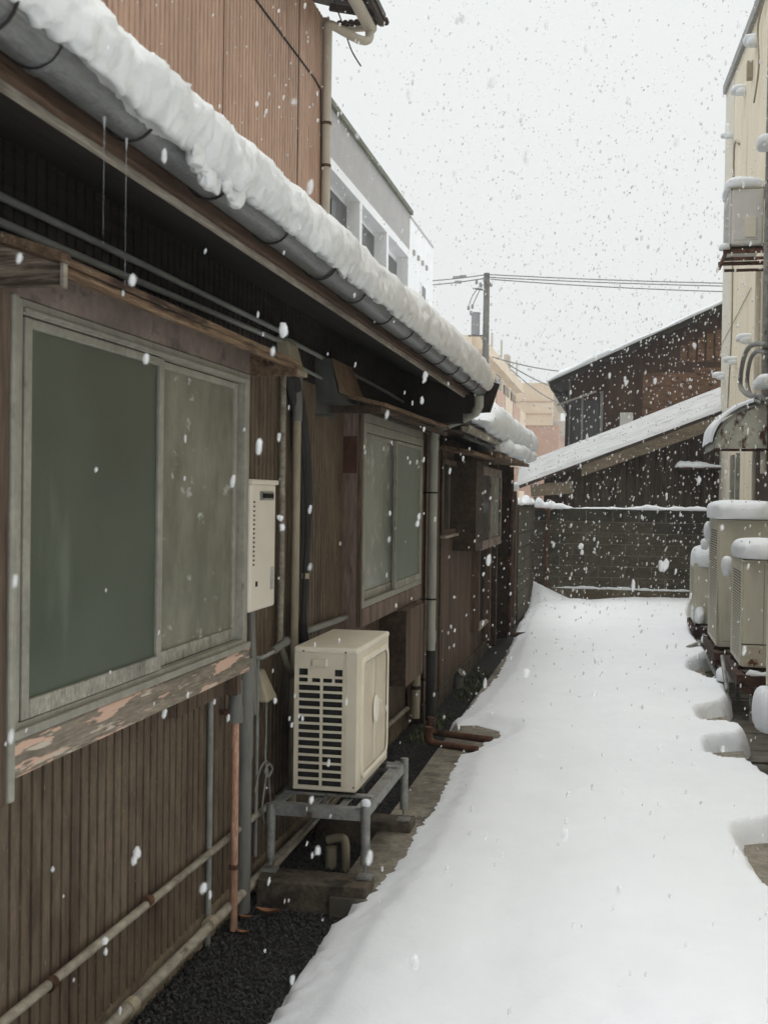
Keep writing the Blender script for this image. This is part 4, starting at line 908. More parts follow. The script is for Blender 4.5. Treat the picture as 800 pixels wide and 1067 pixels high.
# ================================================================== END BLOCK WALL
EY = 18.15
t = thing('block_wall', 'mossy concrete block wall closing the far end of the lane', 'wall', (0, EY, -.05))
rb = random.Random(4); m = MB(); m2 = MB()
ch = .172; z = .21
for r_ in range(7):
    x = -1.3-(.2 if r_ % 2 else 0)
    while x < 1.75:
        x1 = min(x+.4, 1.9)
        (m2 if (r_ == 6 or (r_ == 5 and x > .1)) else m).box(max(x, -1.35)+.006, x1-.004, EY, EY+.12, z+.004, z+ch-.004); x += .4
    z += ch
mo = m.build('masonry', 'block', t, bevel=.003)
m2.build('top_course', 'blocktop', t, bevel=.003)
m = MB(); m.box(-1.35, 1.9, EY+.004, EY+.115, .0, z-.003); m.build('mortar', 'joint', t)
m = MB(); m.box(-1.35, 1.9, EY-.05, EY+.15, -.15, .205); m.build('footing', 'footing', t, bevel=.006)
m = MB(); m.box(-1.35, 1.9, EY-.006, EY+.13, z+.0, z+.03); m.build('coping', 'blocktop', t, bevel=.004)
snow_strip('wall_snow', 'long thin snow line along the top of the end block wall', (-.72, EY+.05, z+.03), (1.75, EY+.05, z+.03), .09, .05, 3, tl=1.2)
snow_strip('wall_snow', 'short lumpy snow patch on the left top of the end block wall', (-1.33, EY+.05, z+.03), (-.70, EY+.05, z+.03), .11, .10, 7, tl=.05, tr=.3, freq=6)
snow_strip('ledge_snow', 'thin snow strip on the footing ledge of the end wall', (-1.0, EY-.025, .205), (1.55, EY-.025, .205), .03, .025, 11, freq=5)
m = MB(); a = at(571, 531, 'Y', EY-.08); b_ = at(568, 612, 'Y', EY-.08); m.tube([b_, a], .028, 10); m.tube([a-Vector((0,0,.03)), a+Vector((0,0,.02))], .036, 10); m.tube([a, a+Vector((-.3, .02, .02))], .02, 8)
tag(m.build('rusty_standpipe', 'rust', smooth=True), 'rusty vertical pipe standing against the left of the end block wall', 'pipe')

# ================================================================== SHED behind the wall and lower snowy roof
t = thing('garden_shed', 'old boarded outbuilding with big slanting snowy roof behind the block wall', 'shed', (0, 20, -.1))
SY = 19.6
rg = random.Random(11)
m = MB(); ribbed(m, (-1.25, SY), (2.6, SY), 0, 2, (0, -1), .17, .012, .1, .08, rg, ztop=lambda q: 1.97+q*.33)
m.hexa([(-1.25,SY+.01,0),(2.6,SY+.01,0),(2.6,SY+2.6,0),(-1.25,SY+2.6,0)], [(-1.25,SY+.01,1.95),(2.6,SY+.01,3.2),(2.6,SY+2.6,3.6),(-1.25,SY+2.6,2.35)]); m.build('wall', 'shedwood', t)
P0 = at(538, 507, 'Y', 19.25); P1 = at(752, 428, 'Y', 19.25); P2 = at(752, 404, 'Y', 21.3); P3 = at(541, 487, 'Y', 21.3)
e1 = (P1-P0); P1 = P0+e1*1.35; e2 = (P2-P3); P2 = P3+e2*1.35
dn = Vector((0,0,-.05))
m = MB(); m.hexa([P0+dn, P1+dn, P2+dn, P3+dn], [P0, P1, P2, P3]); m.build('roof', 'roofmetal', t)
m = MB(); q0 = P0+Vector((0,-.01,-.055)); q1 = P1+Vector((0,-.01,-.055)); w_ = Vector((0,0,-.22)); y_ = Vector((0,.05,0))
a = q0+(q1-q0)*.24
m.hexa([a+w_*.8, q1+w_, q1+w_+y_, a+w_*.8+y_], [a, q1, q1+y_, a+y_]); m.build('barge_board', 'beam', t, bevel=.005)
m = MB(); m.box(-1.4, -1.28, SY-.3, SY-.15, 1.2, 1.62); m.bar((-1.45, 19.3, 1.72), (-.75, 19.3, 1.78), .05, .2); m.build('corner_board', 'beam', t, bevel=.004)
m = MB(); m.box(.28, 1.2, SY-.06, SY-.02, 1.46, 1.68); m.box(.26, .3, SY-.05, SY-.02, 1.46, 2.4); m.box(.9, .94, SY-.05, SY-.02, 1.46, 2.3); m.build('lean_board', 'shedwood', t)
m = MB(); m.box(.9, 2.0, SY-.4, SY, 2.1, 2.13); m.build('small_hood', 'rustd', t)
ps = (P0+P1+P2+P3)/4
# snow layer over the roof: thin sheet with thickness and wavy relief
m = MB(); G = []
nrm = (P1-P0).cross(P3-P0).normalized()
if nrm.z < 0: nrm = -nrm
for i in range(61):
    row = []
    for j in range(31):
        u = i/60; v = j/30; p = (P0*(1-u)+P1*u)*(1-v)+(P3*(1-u)+P2*u)*v
        ed = min(u, 1-u, v*.5, (1-v)*.5); hgt = .045*min(1, ed/.03)+.05*max(0, v-.9)*10*max(0, 1-u*2)
        hgt += .012*mn.noise(Vector((u*7, v*22, 1)))*min(1, ed/.03); row.append(p+nrm*(.006+max(0, hgt)))
    G.append(row)
m.grid(G); tag(m.build('roof_snow', 'roofsnow', smooth='all'), 'thin streaky snow sheet covering the slanting outbuilding roof', 'snow')
snow_strip('hood_snow', 'small snow pad on the little hood of the outbuilding at right', (.88, SY-.2, 2.135), (2.0, SY-.2, 2.135), .2, .08, 15, tl=.06)

# ================================================================== BROWN BRICK HOUSE (upper right)
HY = 24
t = thing('brown_brick_house', 'tall brown walled house with long snowy mono-pitch roof behind the outbuilding', 'house', (2, HY, -.1))
sl = (5.42-3.92)/(1.91+1.4)
wz = lambda x: 3.86+(x+1.4)*sl
m = MB(); m.hexa([(-1.05,HY,0),(7,HY,0),(7,HY+6,0),(-1.05,HY+6,0)], [(-1.05,HY,wz(-1.05)),(7,HY,wz(7)),(7,HY+6,wz(7)),(-1.05,HY+6,wz(-1.05))]); m.build('wall', 'brownwall', t)
m = MB()
rc = random.Random(7); zz = 2.2; k = 0
while zz < 5.2:
    x = .42-(.1 if k % 2 else 0)
    while x < 2.6:
        if zz+.09 < min(wz(x)-.35, 4.24 + (x-.1)*.02): m.box(max(x,.42)+.004, x+.216, HY-.03, HY-.002, zz, zz+.088)
        x += .22
    zz += .094; k += 1
m.build('brick_facing', 'brick', t)
m = MB(); x = 1.15
while x < 2.7: m.box(x, x+.13, HY-.025, HY-.002, 4.38, wz(x)-.30); x += .17
m.build('upper_slat', 'brick', t)
m = MB(); m.hexa([(-1.42,HY-.5,wz(-1.42)-.01),(7,HY-.5,wz(7)-.01),(7,HY+6,wz(7)-.01),(-1.42,HY+6,wz(-1.42)-.01)], [(-1.42,HY-.5,wz(-1.42)+.1),(7,HY-.5,wz(7)+.1),(7,HY+6,wz(7)+.1),(-1.42,HY+6,wz(-1.42)+.1)]); m.build('roof', 'blackwood', t)
m = MB(); m.box(-1.05, -1.02, HY-.03, HY, 2.6, wz(-1.05)-.02); m.box(-.42,-.36,HY-.03,HY,2.6,3.8); m.box(-.8,-.76,HY-.03,HY,2.6,3.7); m.build('window_frame', 'greypipe', t)
m = MB(); m.box(-1.0, -.44, HY-.015, HY-.005, 2.7, 3.62); m.build('window', 'glassd', t)
m = MB(); m.bar((-1.28, HY-.2, 3.5), (-.5, HY-.2, 3.78), .05, .04); m.build('awning_rail', 'alu', t)
m = MB(); m.box(-.02, .24, HY-.06, HY-.04, 2.98, 3.36); m.build('notice_board', 'paper', t)
m = MB(); m.tube(smoothpts([(-1.38, HY-.45, 3.86), (-1.34, HY-.45, 3.78), (-1.2, HY-.2, 3.72), (-1.09, HY-.08, 3.68), (-1.09, HY-.08, 2.2)], 4), .035, 8); m.build('downpipe', 'blackrub', t, smooth='all')
m = MB(); G = []
for i in range(120):
    x = -1.46+8.4*i/119; row = []
    for j, (dy, dz) in enumerate(((-.54, -.0), (-.58, .04), (-.52, .10), (-.2, .13), (3, .13), (5.8, .12))):
        hh = (.8+.9*mn.noise(Vector((x*1.3, j*.3, 5)))+(.5 if x < -.2 else 0))*min(1, .3+(x+1.46)/.3)
        row.append((x, HY+dy, wz(x)+.102+dz*max(.35, hh)))
    G.append(row)
m.grid(G); m.add(G[0], [tuple(range(6))]); tag(m.build('roof_snow', 'snow', smooth='all'), 'snow edge along the high roof of the brown brick house', 'snow')

# ================================================================== RED CORRUGATED BUILDING (left, tall)
RX = -3.2
t = thing('red_metal_building', 'tall reddish brown corrugated building rising behind the snowy eave', 'building', (RX, 7, 0))
m = MB(); ribbed(m, (RX-.01, -7.0), (RX-.01, 12.1), 2.4, 6.72, (1, 0), .085, .016, .42); m.box(RX-5, RX-.014, -7.0, 12.1, 0, 6.7); m.build('wall', 'redmetal', t)
m = MB(); m.box(RX-.02, RX+.022, 12.1, 12.13, 2.4, 6.75); m.build('corner_trim', 'redmetal', t)
m = MB()
for y in (6.55, 8.9, 11.1): m.box(RX+.004, RX+.009, y, y+.014, 2.5, 6.7)
m.build('sheet_seam', 'rustd', t)
m = MB(); p = at(267, 0, 'X', RX+.012); q = at(328, 82, 'X', RX+.012); m.tube([p+Vector((0,-.6,.05)), p, q, q+Vector((.0,.25,-.03)), (RX+.02, 12.05, 4.2)], .009, 6); m.build('cable', 'cablenear', t)
m = MB(); m.hexa([(-2.62,2,6.86),(-2.62,12.55,6.86),(-6,12.55,7.9),(-6,2,7.9)], [(-2.62,2,6.93),(-2.62,12.55,6.93),(-6,12.55,7.97),(-6,2,7.97)]); m.build('roof', 'roofmetal', t)
m = MB()
for i in range(28): y = 2.2+i*.375; m.bar((-2.66, y, 6.83), (RX, y, 6.95), .05, .07)
m.box(-2.68, -2.64, 2, 12.55, 6.79, 6.86); m.build('rafters', 'darkwood', t)
m = MB()
for i in range(9): x = -3.15+.065*i; m.tube([(x, 12.56, 6.87), (x, 12.62, 6.86)], .036, 8)
m.build('roof_tile_end', 'darkwood', t)
gx = -2.78
m = MB(); n = 10; m.grid([[(gx+.07*math.cos(math.pi+math.pi*i/n), y, 6.76+.075*math.sin(math.pi+math.pi*i/n)) for i in range(n+1)] for y in (2, 12.5)]); m.add([(gx+.07*math.cos(math.pi+math.pi*i/n), 12.5, 6.76+.075*math.sin(math.pi+math.pi*i/n)) for i in range(n+1)], [tuple(range(n+1))])
gt = m.build('gutter', 'beigegutter', t)
m = MB(); m.tube([(RX+.1, 12.52, 6.77), (gx+.06, 12.52, 6.77)], .03, 10); m.tube(smoothpts([(gx, 12.45, 6.72), (gx, 12.4, 6.6), (gx-.08, 12.25, 6.55), (RX+.1, 12.0, 6.62), (RX+.07, 11.98, 6.56), (RX+.07, 11.98, 6.3), (RX+.07, 11.98, 2.6)], 4), .048, 12)
dpo = m.build('downpipe', 'beigegutter', t, smooth=True)
m = MB()
for z in (5.55, 5.1): m.tube([(RX+.07, 11.98, z), (RX+.07, 11.98, z+.03)], .054, 12)
m.build('pipe_strap', 'rust', dpo)
m = MB(); pa = at(348, 0, 'Y', 12.2); pb = at(376, 69, 'Y', 12.2)
m.tube(smoothpts([pa+Vector((-.05,0,.2)), pa, at(358, 28, 'Y', 12.2), at(366, 52, 'Y', 12.2), pb]), .008, 6); m.build('loose_cable', 'cablenear', t, smooth='all')
m = MB(); m.tube(smoothpts([at(341, 60, 'Y', 12.2), at(338, 120, 'Y', 12.2), at(335, 190, 'Y', 12.2), at(334, 222, 'Y', 12.2)]), .012, 6); m.build('wall_cable', 'cablenear', t, smooth='all')

# ================================================================== WHITE BUILDING (left, behind)
t = thing('white_building', 'white and grey building with deep framed balconies beyond the reddish one', 'building', (-5, 24, 0))
m = MB(); m.box(-11, -5.26, 12.8, 27.05, 0, 8.3); m.build('back_wall', 'whitewall', t)
m = MB(); m.box(-5.6, -5.0, 12.8, 27.1, 7.42, 8.3); m.build('parapet', 'greypanel', t)
m = MB(); m.box(-11, -4.93, 12.7, 27.15, 8.3, 8.4); m.build('coping', 'greentrim', t)
m = MB(); m.box(-5.26, -4.97, 12.8, 27.08, 7.24, 7.42); m.box(-5.26, -4.97, 12.8, 27.08, 4.4, 5.0)
for y in (12.8, 15.9, 19.0, 21.75, 24.35, 26.9): m.box(-5.26, -4.972, y-.1, y+.1, 5.0, 7.24)
m.build('balcony_frame', 'whitewall', t)
for y in (14.3, 17.4, 20.4):
    m = MB(); m.box(-5.258, -5.235, y-1.2, y+1.3, 5.0, 7.15); m.box(-5.234, -5.22, y+.02, y+.07, 5.0, 7.0); f_ = m.build('window', 'glassd', t)
m = MB(); m.box(-5.258, -5.235, 22.0, 24.2, 5.0, 7.15); m.build('window', 'glassd', t)
m = MB(); m.box(-5.258, -5.235, 24.6, 26.75, 5.0, 7.1); m.build('window', 'glassd', t)
m = MB(); m.box(-11, -5.0, 27.12, 30.56, 0, 8.24); m.build('side_block', 'whitewall', t)
m = MB(); m.box(-5.3, -4.985, 27.14, 30.57, 8.24, 8.29); m.build('side_block_coping', 'greypanel', t)
m = MB()
for k in range(4): y = 27.6+k*.62; m.box(-4.998, -4.95, y-.06, y+.06, 7.44, 7.56)
m.build('vent_cap', 'greypanel', t)
m = MB(); m.box(-4.999, -4.97, 28.7, 29.35, 5.6, 7.0); f_ = m.build('window', 'whitewall', t)
m = MB(); m.box(-4.968, -4.96, 28.78, 29.27, 5.68, 6.92); m.build('pane', 'glassd', f_)

# ================================================================== APARTMENTS, pole, wires
t = thing('beige_apartment_block', 'beige apartment block with stacked balconies behind the utility pole', 'building', (-9, 66, 0))
m = MB(); m.box(-16, -7.2, 56, 80.8, 0, 9.5); m.build('wall', 'aptbeige', t)
m = MB(); m.box(-7.2, -6.7, 56.4, 80.8, 8.9, 9.5); m.build('eave', 'aptbeige', t)
for k, z in enumerate((.9, 3.6, 6.3)):
    for i in range(5):
        y = 56.6+i*4.9; m = MB(); m.box(-7.2, -6.5, y, y+4.4, z, z+1.15); m.build('balcony', 'aptpink' if (i+k) % 2 else 'aptbeige', t)
        m = MB(); m.box(-7.2, -7.12, y+.6, y+3.6, z+1.2, z+2.3); m.build('window', 'glassd', t)
m = MB()
for k in range(4): m.tube([(-6.75, 61+5*k, 9.5), (-6.75, 61+5*k, 10.3+.3*(k % 2))], .06, 6)
m.box(-7.1, -6.8, 71, 72.2, 9.5, 10.4); m.build('roof_fitting', 'aptgrey', t)
t = thing('pink_brick_apartment', 'beige topped pinkish brick apartment block at the far end of the view', 'building', (-6, 86, 0))
m = MB(); m.box(-11, -4.4, 85, 97, 0, 6.9); m.build('lower_wall', 'aptpink', t)
m = MB(); m.box(-11, -4.9, 84.9, 97, 6.9, 10.0); m.build('upper_wall', 'aptbeige', t)
m = MB(); m.box(-11, -4.88, 84.85, 84.9, 8.6, 8.68); m.box(-11,-4.88,84.85,84.9,7.7,7.76); m.build('string_course', 'aptpink', t)
for z in (3.9, 6.3, 8.6):
    m = MB(); m.box(-4.9, -4.0, 86, 96, z, z+1.0); m.build('balcony', 'aptgrey', t)
t = thing('utility_pole', 'concrete utility pole with transformer and crossarm rising over the roofs', 'utility pole', (-5.22, 45, 0))
m = MB(); m.tube([(-5.22, 45, 0), (-5.22, 45, 10.35)], [.17, .115], 12); m.build('pole', 'polec', t, smooth=True)
m = MB(); m.tube([(-5.62, 44.9, 7.95), (-5.62, 44.9, 8.75)], .17, 14); m.tube([(-5.62, 44.9, 8.75), (-5.62, 44.9, 8.8)], .19, 14); m.build('transformer', 'boxgrey', t, smooth=True)
m = MB(); m.bar((-5.9, 44.9, 7.9), (-5.1, 44.9, 7.9), .06, .06); m.bar((-5.75, 44.9, 9.75), (-5.1, 44.9, 9.65), .06, .06); m.bar((-5.7, 44.9, 6.35), (-4.9, 44.9, 6.35), .06, .06); m.bar((-5.25, 44.8, 10.1), (-5.0, 44.8, 9.8), .1, .1); m.build('crossarm', 'polec', t)
m = MB()
for (x, z) in ((-5.9, 8.9), (-5.75, 8.95), (-5.6, 9.9), (-5.45, 9.8), (-5.3, 10.0), (-5.8, 8.7)): m.tube([(x, 44.85, z), (x, 44.85, z+.16)], .05, 8)
m.build('insulator', 'boxgrey', t)
m = MB()
for P in ([(-5.9, 44.85, 9.0), (-5.75, 44.85, 9.45), (-5.45, 44.85, 9.85)], [(-5.75, 44.85, 9.05), (-5.55, 44.85, 9.5), (-5.35, 44.85, 9.9)], [(-5.45, 44.8, 7.9), (-5.3, 44.8, 7.6), (-5.35, 44.8, 6.6)], [(-5.1, 44.85, 6.5), (-4.9, 44.8, 6.1), (-4.6, 44.8, 6.2), (-4.8, 44.8, 6.4)]): m.tube(smoothpts(P), .018, 5)
m.build('jumper_wire', 'cable', t)
def wire(p, q, sag, lb, r=.02, grp='overhead wires', n=24):
    m = MB(); P = []
    for i in range(n+1): u = i/n; v = p.lerp(q, u); v.z -= sag*4*u*(1-u); P.append(v)
    m.tube(P, r, 5); tag(m.build('overhead_wire', 'cable', smooth='all'), lb, 'wire', grp)
YP = 44.9
wire(at(507, 286, 'Y', YP), at(800, 296, 'Y', YP), .05, 'topmost wire running right from the utility pole')
wire(at(509, 289, 'Y', YP), at(800, 299, 'Y', YP), .05, 'middle wire running right from the utility pole')
wire(at(511, 291, 'Y', YP), at(800, 305, 'Y', YP), .08, 'lowest of three wires running right from the utility pole')
wire(at(390, 294, 'Y', YP), at(507, 286, 'Y', YP), .1, 'upper wire running left from the pole to the white building')
wire(at(390, 299, 'Y', YP), at(505, 290, 'Y', YP), .1, 'lower wire running left from the pole to the white building')
wire(at(513, 372, 'Y', YP-1), at(640, 386, 'Y', 60), .3, 'upper thin wire above the far apartments towards the brown brick house', .025)
wire(at(530, 380, 'Y', YP-1), at(620, 412, 'Y', 60), .3, 'middle sloping wire above the far apartments', .025)
wire(at(530, 383, 'Y', YP-1), at(600, 425, 'Y', 60), .3, 'steepest thin wire above the far apartments', .022)
m = MB()
for (x, y) in ((475, 289), (482, 288), (477, 294)):
    p = at(x, y, 'Y', YP); m.tube([p-Vector((.12,0,0)), p+Vector((.14,0,0))], .06, 8)
tag(m.build('wire_insulator', 'boxgrey'), 'dark strain insulators on the wires left of the utility pole', 'insulator')

# ================================================================== RIGHT BUILDING (cream)
t = thing('cream_building', 'tall cream metal clad building along the right side of the lane', 'building', (1.6, 14, 0))
BX = 1.6
m = MB(); ribbed(m, (BX, 3.0), (BX, 18.1), .2, 8, (-1, 0), .455, .006, .03, ztop=lambda q: 6.2455+q*.125)
m.hexa([(BX+.005,3,0),(BX+6,3,0),(BX+6,19.55,0),(BX+.005,19.55,0)], [(BX+.005,3,6.2175),(BX+6,3,6.2175),(BX+6,19.55,8.26),(BX+.005,19.55,8.26)])
m.build('wall', 'creamwall', t)
m = MB(); m.hexa([(BX-.06,3,6.1875),(BX+.1,3,6.1875),(BX+.1,19.6,8.22),(BX-.06,19.6,8.22)], [(BX-.06,3,6.3275),(BX+.1,3,6.3275),(BX+.1,19.6,8.36),(BX-.06,19.6,8.36)]); m.build('eave_trim', 'steel', t)
m = MB(); m.box(BX-.012, BX+.03, 18.1, 19.56, .1, 8.25); m.build('corner_panel', 'creamtrim', t)
m = MB(); m.tube([(BX-.07, 13.1, 7.5), (BX-.07, 13.1, 1.9)], .04, 10); m.tube([(BX-.05, 14.15, 4.3), (BX-.05, 14.15, 2.95), (BX-.05, 14.15, .9)], .035, 10); m.build('downpipe', 'creamtrim', t, smooth=True)
m = MB(); m.box(BX-.05, BX-.01, 12.55, 12.7, 2.5, 7.5); m.build('vertical_trunking', 'greypvc', t, bevel=.01)
m = MB(); m.tube([(BX-.13, 12.55, 7.4), (BX-.14, 12.5, 2.6)], .045, 10); m.tube([(BX-.1, 12.35, 7.4), (BX-.1, 12.35, 2.9)], .03, 8); m.build('service_pipe', 'steel', t, smooth=True)
m = MB(); m.tube(smoothpts([at(795, 0, 'X', 1.55), at(789, 30, 'X', 1.55), at(790, 70, 'X', 1.55), at(785, 107, 'X', 1.55)]), .012, 6); m.tube(smoothpts([at(763, 270, 'X', 1.585), at(762, 340, 'X', 1.585), at(759, 400, 'X', 1.585), at(758, 425, 'X', 1.585)]), .014, 6)
m.tube(smoothpts([at(764, 195, 'X', 1.585), at(765, 150, 'X', 1.585), at(770, 150, 'X', 1.585)]), .02, 6); m.build('wall_cable', 'beigepipe', t, smooth='all')
m = MB(); m.tube([at(750, 362, 'X', 1.585), at(782, 300, 'X', 1.585)], .005, 5); m.build('thin_wire', 'greypipe', t)
m = MB(); m.box(BX-.04, BX-.005, 12.9, 14.1, 0.2, 2.36); m.build('side_door', 'browndoor', t, bevel=.004)
m = MB(); m.box(BX-.045, BX-.0, 17.0, 17.3, .3, 2.25); m.box(BX-.06,BX-.0,16.3,16.36,.3,2.25); m.build('door_trim', 'greypipe', t)
# grey looped pipes
m = MB(); z = lambda px_, py_, x_=1.42: at(px_, py_, 'X', x_)
m.tube(smoothpts([z(798,360), z(790,358), z(780,362), z(774,375), z(771,395), z(772,405), z(780,412), z(792,412), z(800,418)]), .028, 10); lo_ = m.build('service_hose', 'greypvc', t, smooth='all')
m = MB(); m.tube(smoothpts([z(798,368), z(788,366), z(781,376), z(778,398), z(783,414), z(794,420)]), .024, 10); m.build('service_hose', 'greypvc', t, smooth='all')
# snow blobs on bolts
for i, (x, y, s, lb) in enumerate(((782,42,.10,'topmost'), (770,94,.09,'second from the top'), (758,141,.06,'third from the top'), (775,352,.08,'upper one below the high unit'), (761,375,.07,'middle one below the high unit'), (749,391,.07,'lowest one at the wall edge'))):
    p = at(x, y, 'X', 1.52); m = MB(); blob(m, p, (.11, s*1.3, s*.75), .8, .25, i, -.7, 3)
    blob(m, p+Vector((.02, -s*.9, -s*.55)), (.08, s*.6, s*.6), .9, .2, i+9, -1, 2)
    tag(m.build('bolt_snow', 'snow', smooth='all'), f'small snow clump on the cream wall, {lb}', 'snow', 'snow clumps on the cream wall')
m = MB(); p = at(780, 72, 'X', 1.55); m.box(p.x-.03, p.x+.05, p.y-.05, p.y+.08, p.z-.13, p.z+.1); tag(m.build('wall_bracket', 'beigepipe', bevel=.01), 'small beige bracket box high on the cream wall', 'bracket')
m = MB(); blob(m, at(797, 150, 'X', 1.4), (.09, .2, .07), .7, .2, 4, -.6, 3); tag(m.build('pipe_snow', 'snow', smooth='all'), 'snow lump on the service pipe high on the right', 'snow')
snow_cap('pipe_snow', 'snow strip on the bundled pipes right of the awning', at(797, 399, 'X', 1.4), (.1, .4, .07), seed=44, sub=3)

# wall mounted unit
def ac_unit(label, x0, x1, y0, y1, z0, z1, mt='acgrey', rust=False, grp='air conditioner outdoor units', split=None):
    t = thing('air_conditioner_unit', label, 'air conditioner', ((x0+x1)/2, (y0+y1)/2, z0), grp)
    m = MB(); m.box(x0+.012, x1, y0, y1, z0, z1-.014); m.build('case', mt, t, bevel=.03 if mt == 'unitgrey' else .008, seg=3)
    m = MB(); m.box(x0-.002, x1+.006, y0-.008, y1+.006, z1-.018, z1); m.build('lid', 'acgrey', t, bevel=.006)
    m = MB(); m.box(x0-.003, x0+.012, y0+.01, y0+.028, z0+.01, z1-.02); m.box(x0-.003, x0+.012, y1-.03, y1-.004, z0+.01, z1-.02); m.build('front_frame', mt, t, bevel=.003)
    rows = int((z1-z0-.12)/.022); us = [y0+.03, y0+.07, y1-.07, y1-.03]; vs = [z0+.01, z0+.05]
    for k in range(rows): vs += [z0+.05+.022*k+.012, z0+.05+.022*(k+1)]
    vs.append(z1-.02); m = MB(); holes = set((1, 1+2*k) for k in range(rows))
    m.plate((x0, 0, 0), (0,1,0), (0,0,1), (-1,0,0), us, vs, holes, .006); m.build('fan_grille', mt, t)
    m = MB(); m.box(x0+.007, x0+.0115, y0+.05, y1-.05, z0+.04, z1-.03); m.build('dark_fan_opening', 'acdark', t)
    if split:
        m = MB(); m.box(x0+split*(x1-x0), x0+split*(x1-x0)+.004, y0-.002, y0+.001, z0+.02, z1-.03); m.build('panel_seam', 'greypipe', t)
    m = MB()
    if rust:
        m.box(x0+.02, x0+.19, y0-.003, y0+.002, z0+.01, z0+.16); m.build('corner_patch', 'acrust', t)
        m = MB()
        for zc in (z0+.045, z0+.105): m.tube([(x0+.23, y0-.006, zc), (x0+.23, y0, zc)], .02, 14)
        m.build('valve_cap', mt, t)
        m = MB(); m.box(x0+.005, x1, y0-.002, y0+.001, z0+.172, z0+.18); m.build('lower_seam', 'rustd', t)
    else:
        m.box(x0+.05, x1-.06, y0-.002, y0+.001, z0+.05, z0+.054); m.build('lower_seam', 'greypipe', t)
    m = MB()
    for y in (y0+.1, y1-.1): m.box(x0-.01, x1+.01, y-.025, y+.025, z0-.03, z0-.001)
    m.build('foot', 'rustd', t)
    return t
ac_unit('white grey outdoor unit hung high on the cream wall under a snow cap', 1.14, 1.5, 13.25, 14.05, 4.42, 5.06, 'unitgrey')
t = thing('unit_bracket', 'rusty steel bracket frame holding the unit high on the cream wall', 'bracket', (1.35, 13.6, 4.3))
m = MB()
for y in (13.3, 13.98): m.bar((1.08, y, 4.36), (1.6, y, 4.36), .04, .04); m.bar((1.15, y, 4.28), (1.6, y, 4.28), .03, .03)
m.bar((1.1, 13.25, 4.33), (1.1, 14.1, 4.33), .03, .04); m.build('frame', 'rust', t)
m = MB(); m.tube(smoothpts([(1.5, 13.2, 4.42), (1.55, 13.15, 4.2), (1.57, 13.2, 4.0)]), .02, 8); m.build('pipe', 'steel', t)
m = MB(); m.box(1.3, 1.42, 13.235, 13.248, 4.5, 4.72); tag(m.build('service_cover', 'creamtrim', bevel=.01), 'small service cover on the end of the high wall unit', 'cover')
snow_cap('unit_snow', 'snow cap draped over the unit hung high on the cream wall', (1.32, 13.65, 5.10), (.23, .45, .10), 'snow caps on outdoor units', 51, sub=4)
snow_cap('bracket_snow', 'snow lump on the left tip of the high rusty bracket', (1.09, 13.3, 4.40), (.06, .07, .05), seed=52, sub=2, e=.9)
# awning
t = thing('door_awning', 'quarter round rust stained metal awning over the side door', 'awning', (1.3, 13, 2.1))
def quarter(x0, x1, z0, z1, y, n=16): return [(x1, y, z0)]+[(x1-(x1-x0)*math.cos(math.pi/2*k/n), y, z0+(z1-z0)*math.sin(math.pi/2*k/n)) for k in range(n+1)]
m = MB(); m.extrude(quarter(1.0, 1.55, 2.17, 2.64, 12.98), (0, .02, 0), True); m.build('end_panel', 'awn', t)
m = MB(); q = quarter(.985, 1.58, 2.16, 2.66, 12.96)[1:]; q2 = quarter(1.005, 1.58, 2.16, 2.64, 12.96)[1:]
m.extrude(q+q2[::-1], (0, 1.25, 0), True); m.build('curved_sheet', 'greypipe', t)
m = MB(); m.box(.99, 1.58, 12.965, 12.99, 2.135, 2.165); m.box(1.545, 1.575, 12.965, 12.99, 2.165, 2.66); m.build('frame', 'rustd', t)
m = MB(); qo = quarter(.955, 1.58, 2.2, 2.70, 12.95, 24)[2:]; G = []
for i in range(25):
    y = 12.95+1.28*i/24; row = []
    for k, p in enumerate(qo):
        c = Vector((1.58, 0, 2.16)); v = Vector((p[0], 0, p[2]))-c; th = .035*min(1, k/6+.15)*(.9+.5*mn.noise(Vector((k*.3, y*3, 2)))); ed = min(1, (i+.3)/2, (24.3-i)/2)
        v = v*(1+th*ed/v.length); row.append((c.x+v.x, y, c.z+v.z))
    G.append(row)
m.grid(G); inner = [[(1.58+(p[0]-1.58)*.97, 12.95+1.28*i/24, 2.16+(p[2]-2.16)*.97) for p in qo] for i in (0, 24)]
for gi, ii in ((0, 0), (24, 1)): m.grid([G[gi], inner[ii]])
tag(m.build('awning_snow', 'snow', smooth='all'), 'snow layer curving over the top of the side door awning', 'snow')

# ground units with snow caps
ac_unit('tall beige outdoor unit at right with wide snow cap, second from the camera', .86, 1.30, 10.6, 11.55, .30, 1.43)
snow_cap('unit_snow', 'thick wide snow cap on the tall beige outdoor unit', (1.075, 11.05, 1.49), (.265, .56, .115), 'snow caps on outdoor units', 61, sub=5, e=.5)
ac_unit('beige outdoor unit at right with rust patches at its foot', .925, 1.31, 9.15, 9.95, .33, 1.15, rust=True, split=.42)
snow_cap('unit_snow', 'rounded snow cap on the rust patched outdoor unit', (1.13, 9.5, 1.205), (.235, .46, .10), 'snow caps on outdoor units', 63, sub=5, e=.55)
ac_unit('farthest outdoor unit at right, narrow with domed snow', .835, 1.15, 13.3, 14.1, .22, .90)
snow_cap('unit_snow', 'domed snow on the farthest outdoor unit at right', (.99, 13.65, .93), (.18, .42, .16), 'snow caps on outdoor units', 65, sub=4, e=.7)
ac_unit('nearest outdoor unit at the right edge of the view', .925, 1.28, 6.75, 7.58, .30, 1.10, 'creamtrim')
snow_cap('unit_snow', 'snow cap on the nearest outdoor unit at the right edge', (1.11, 7.18, 1.15), (.2, .45, .09), 'snow caps on outdoor units', 67, sub=4)
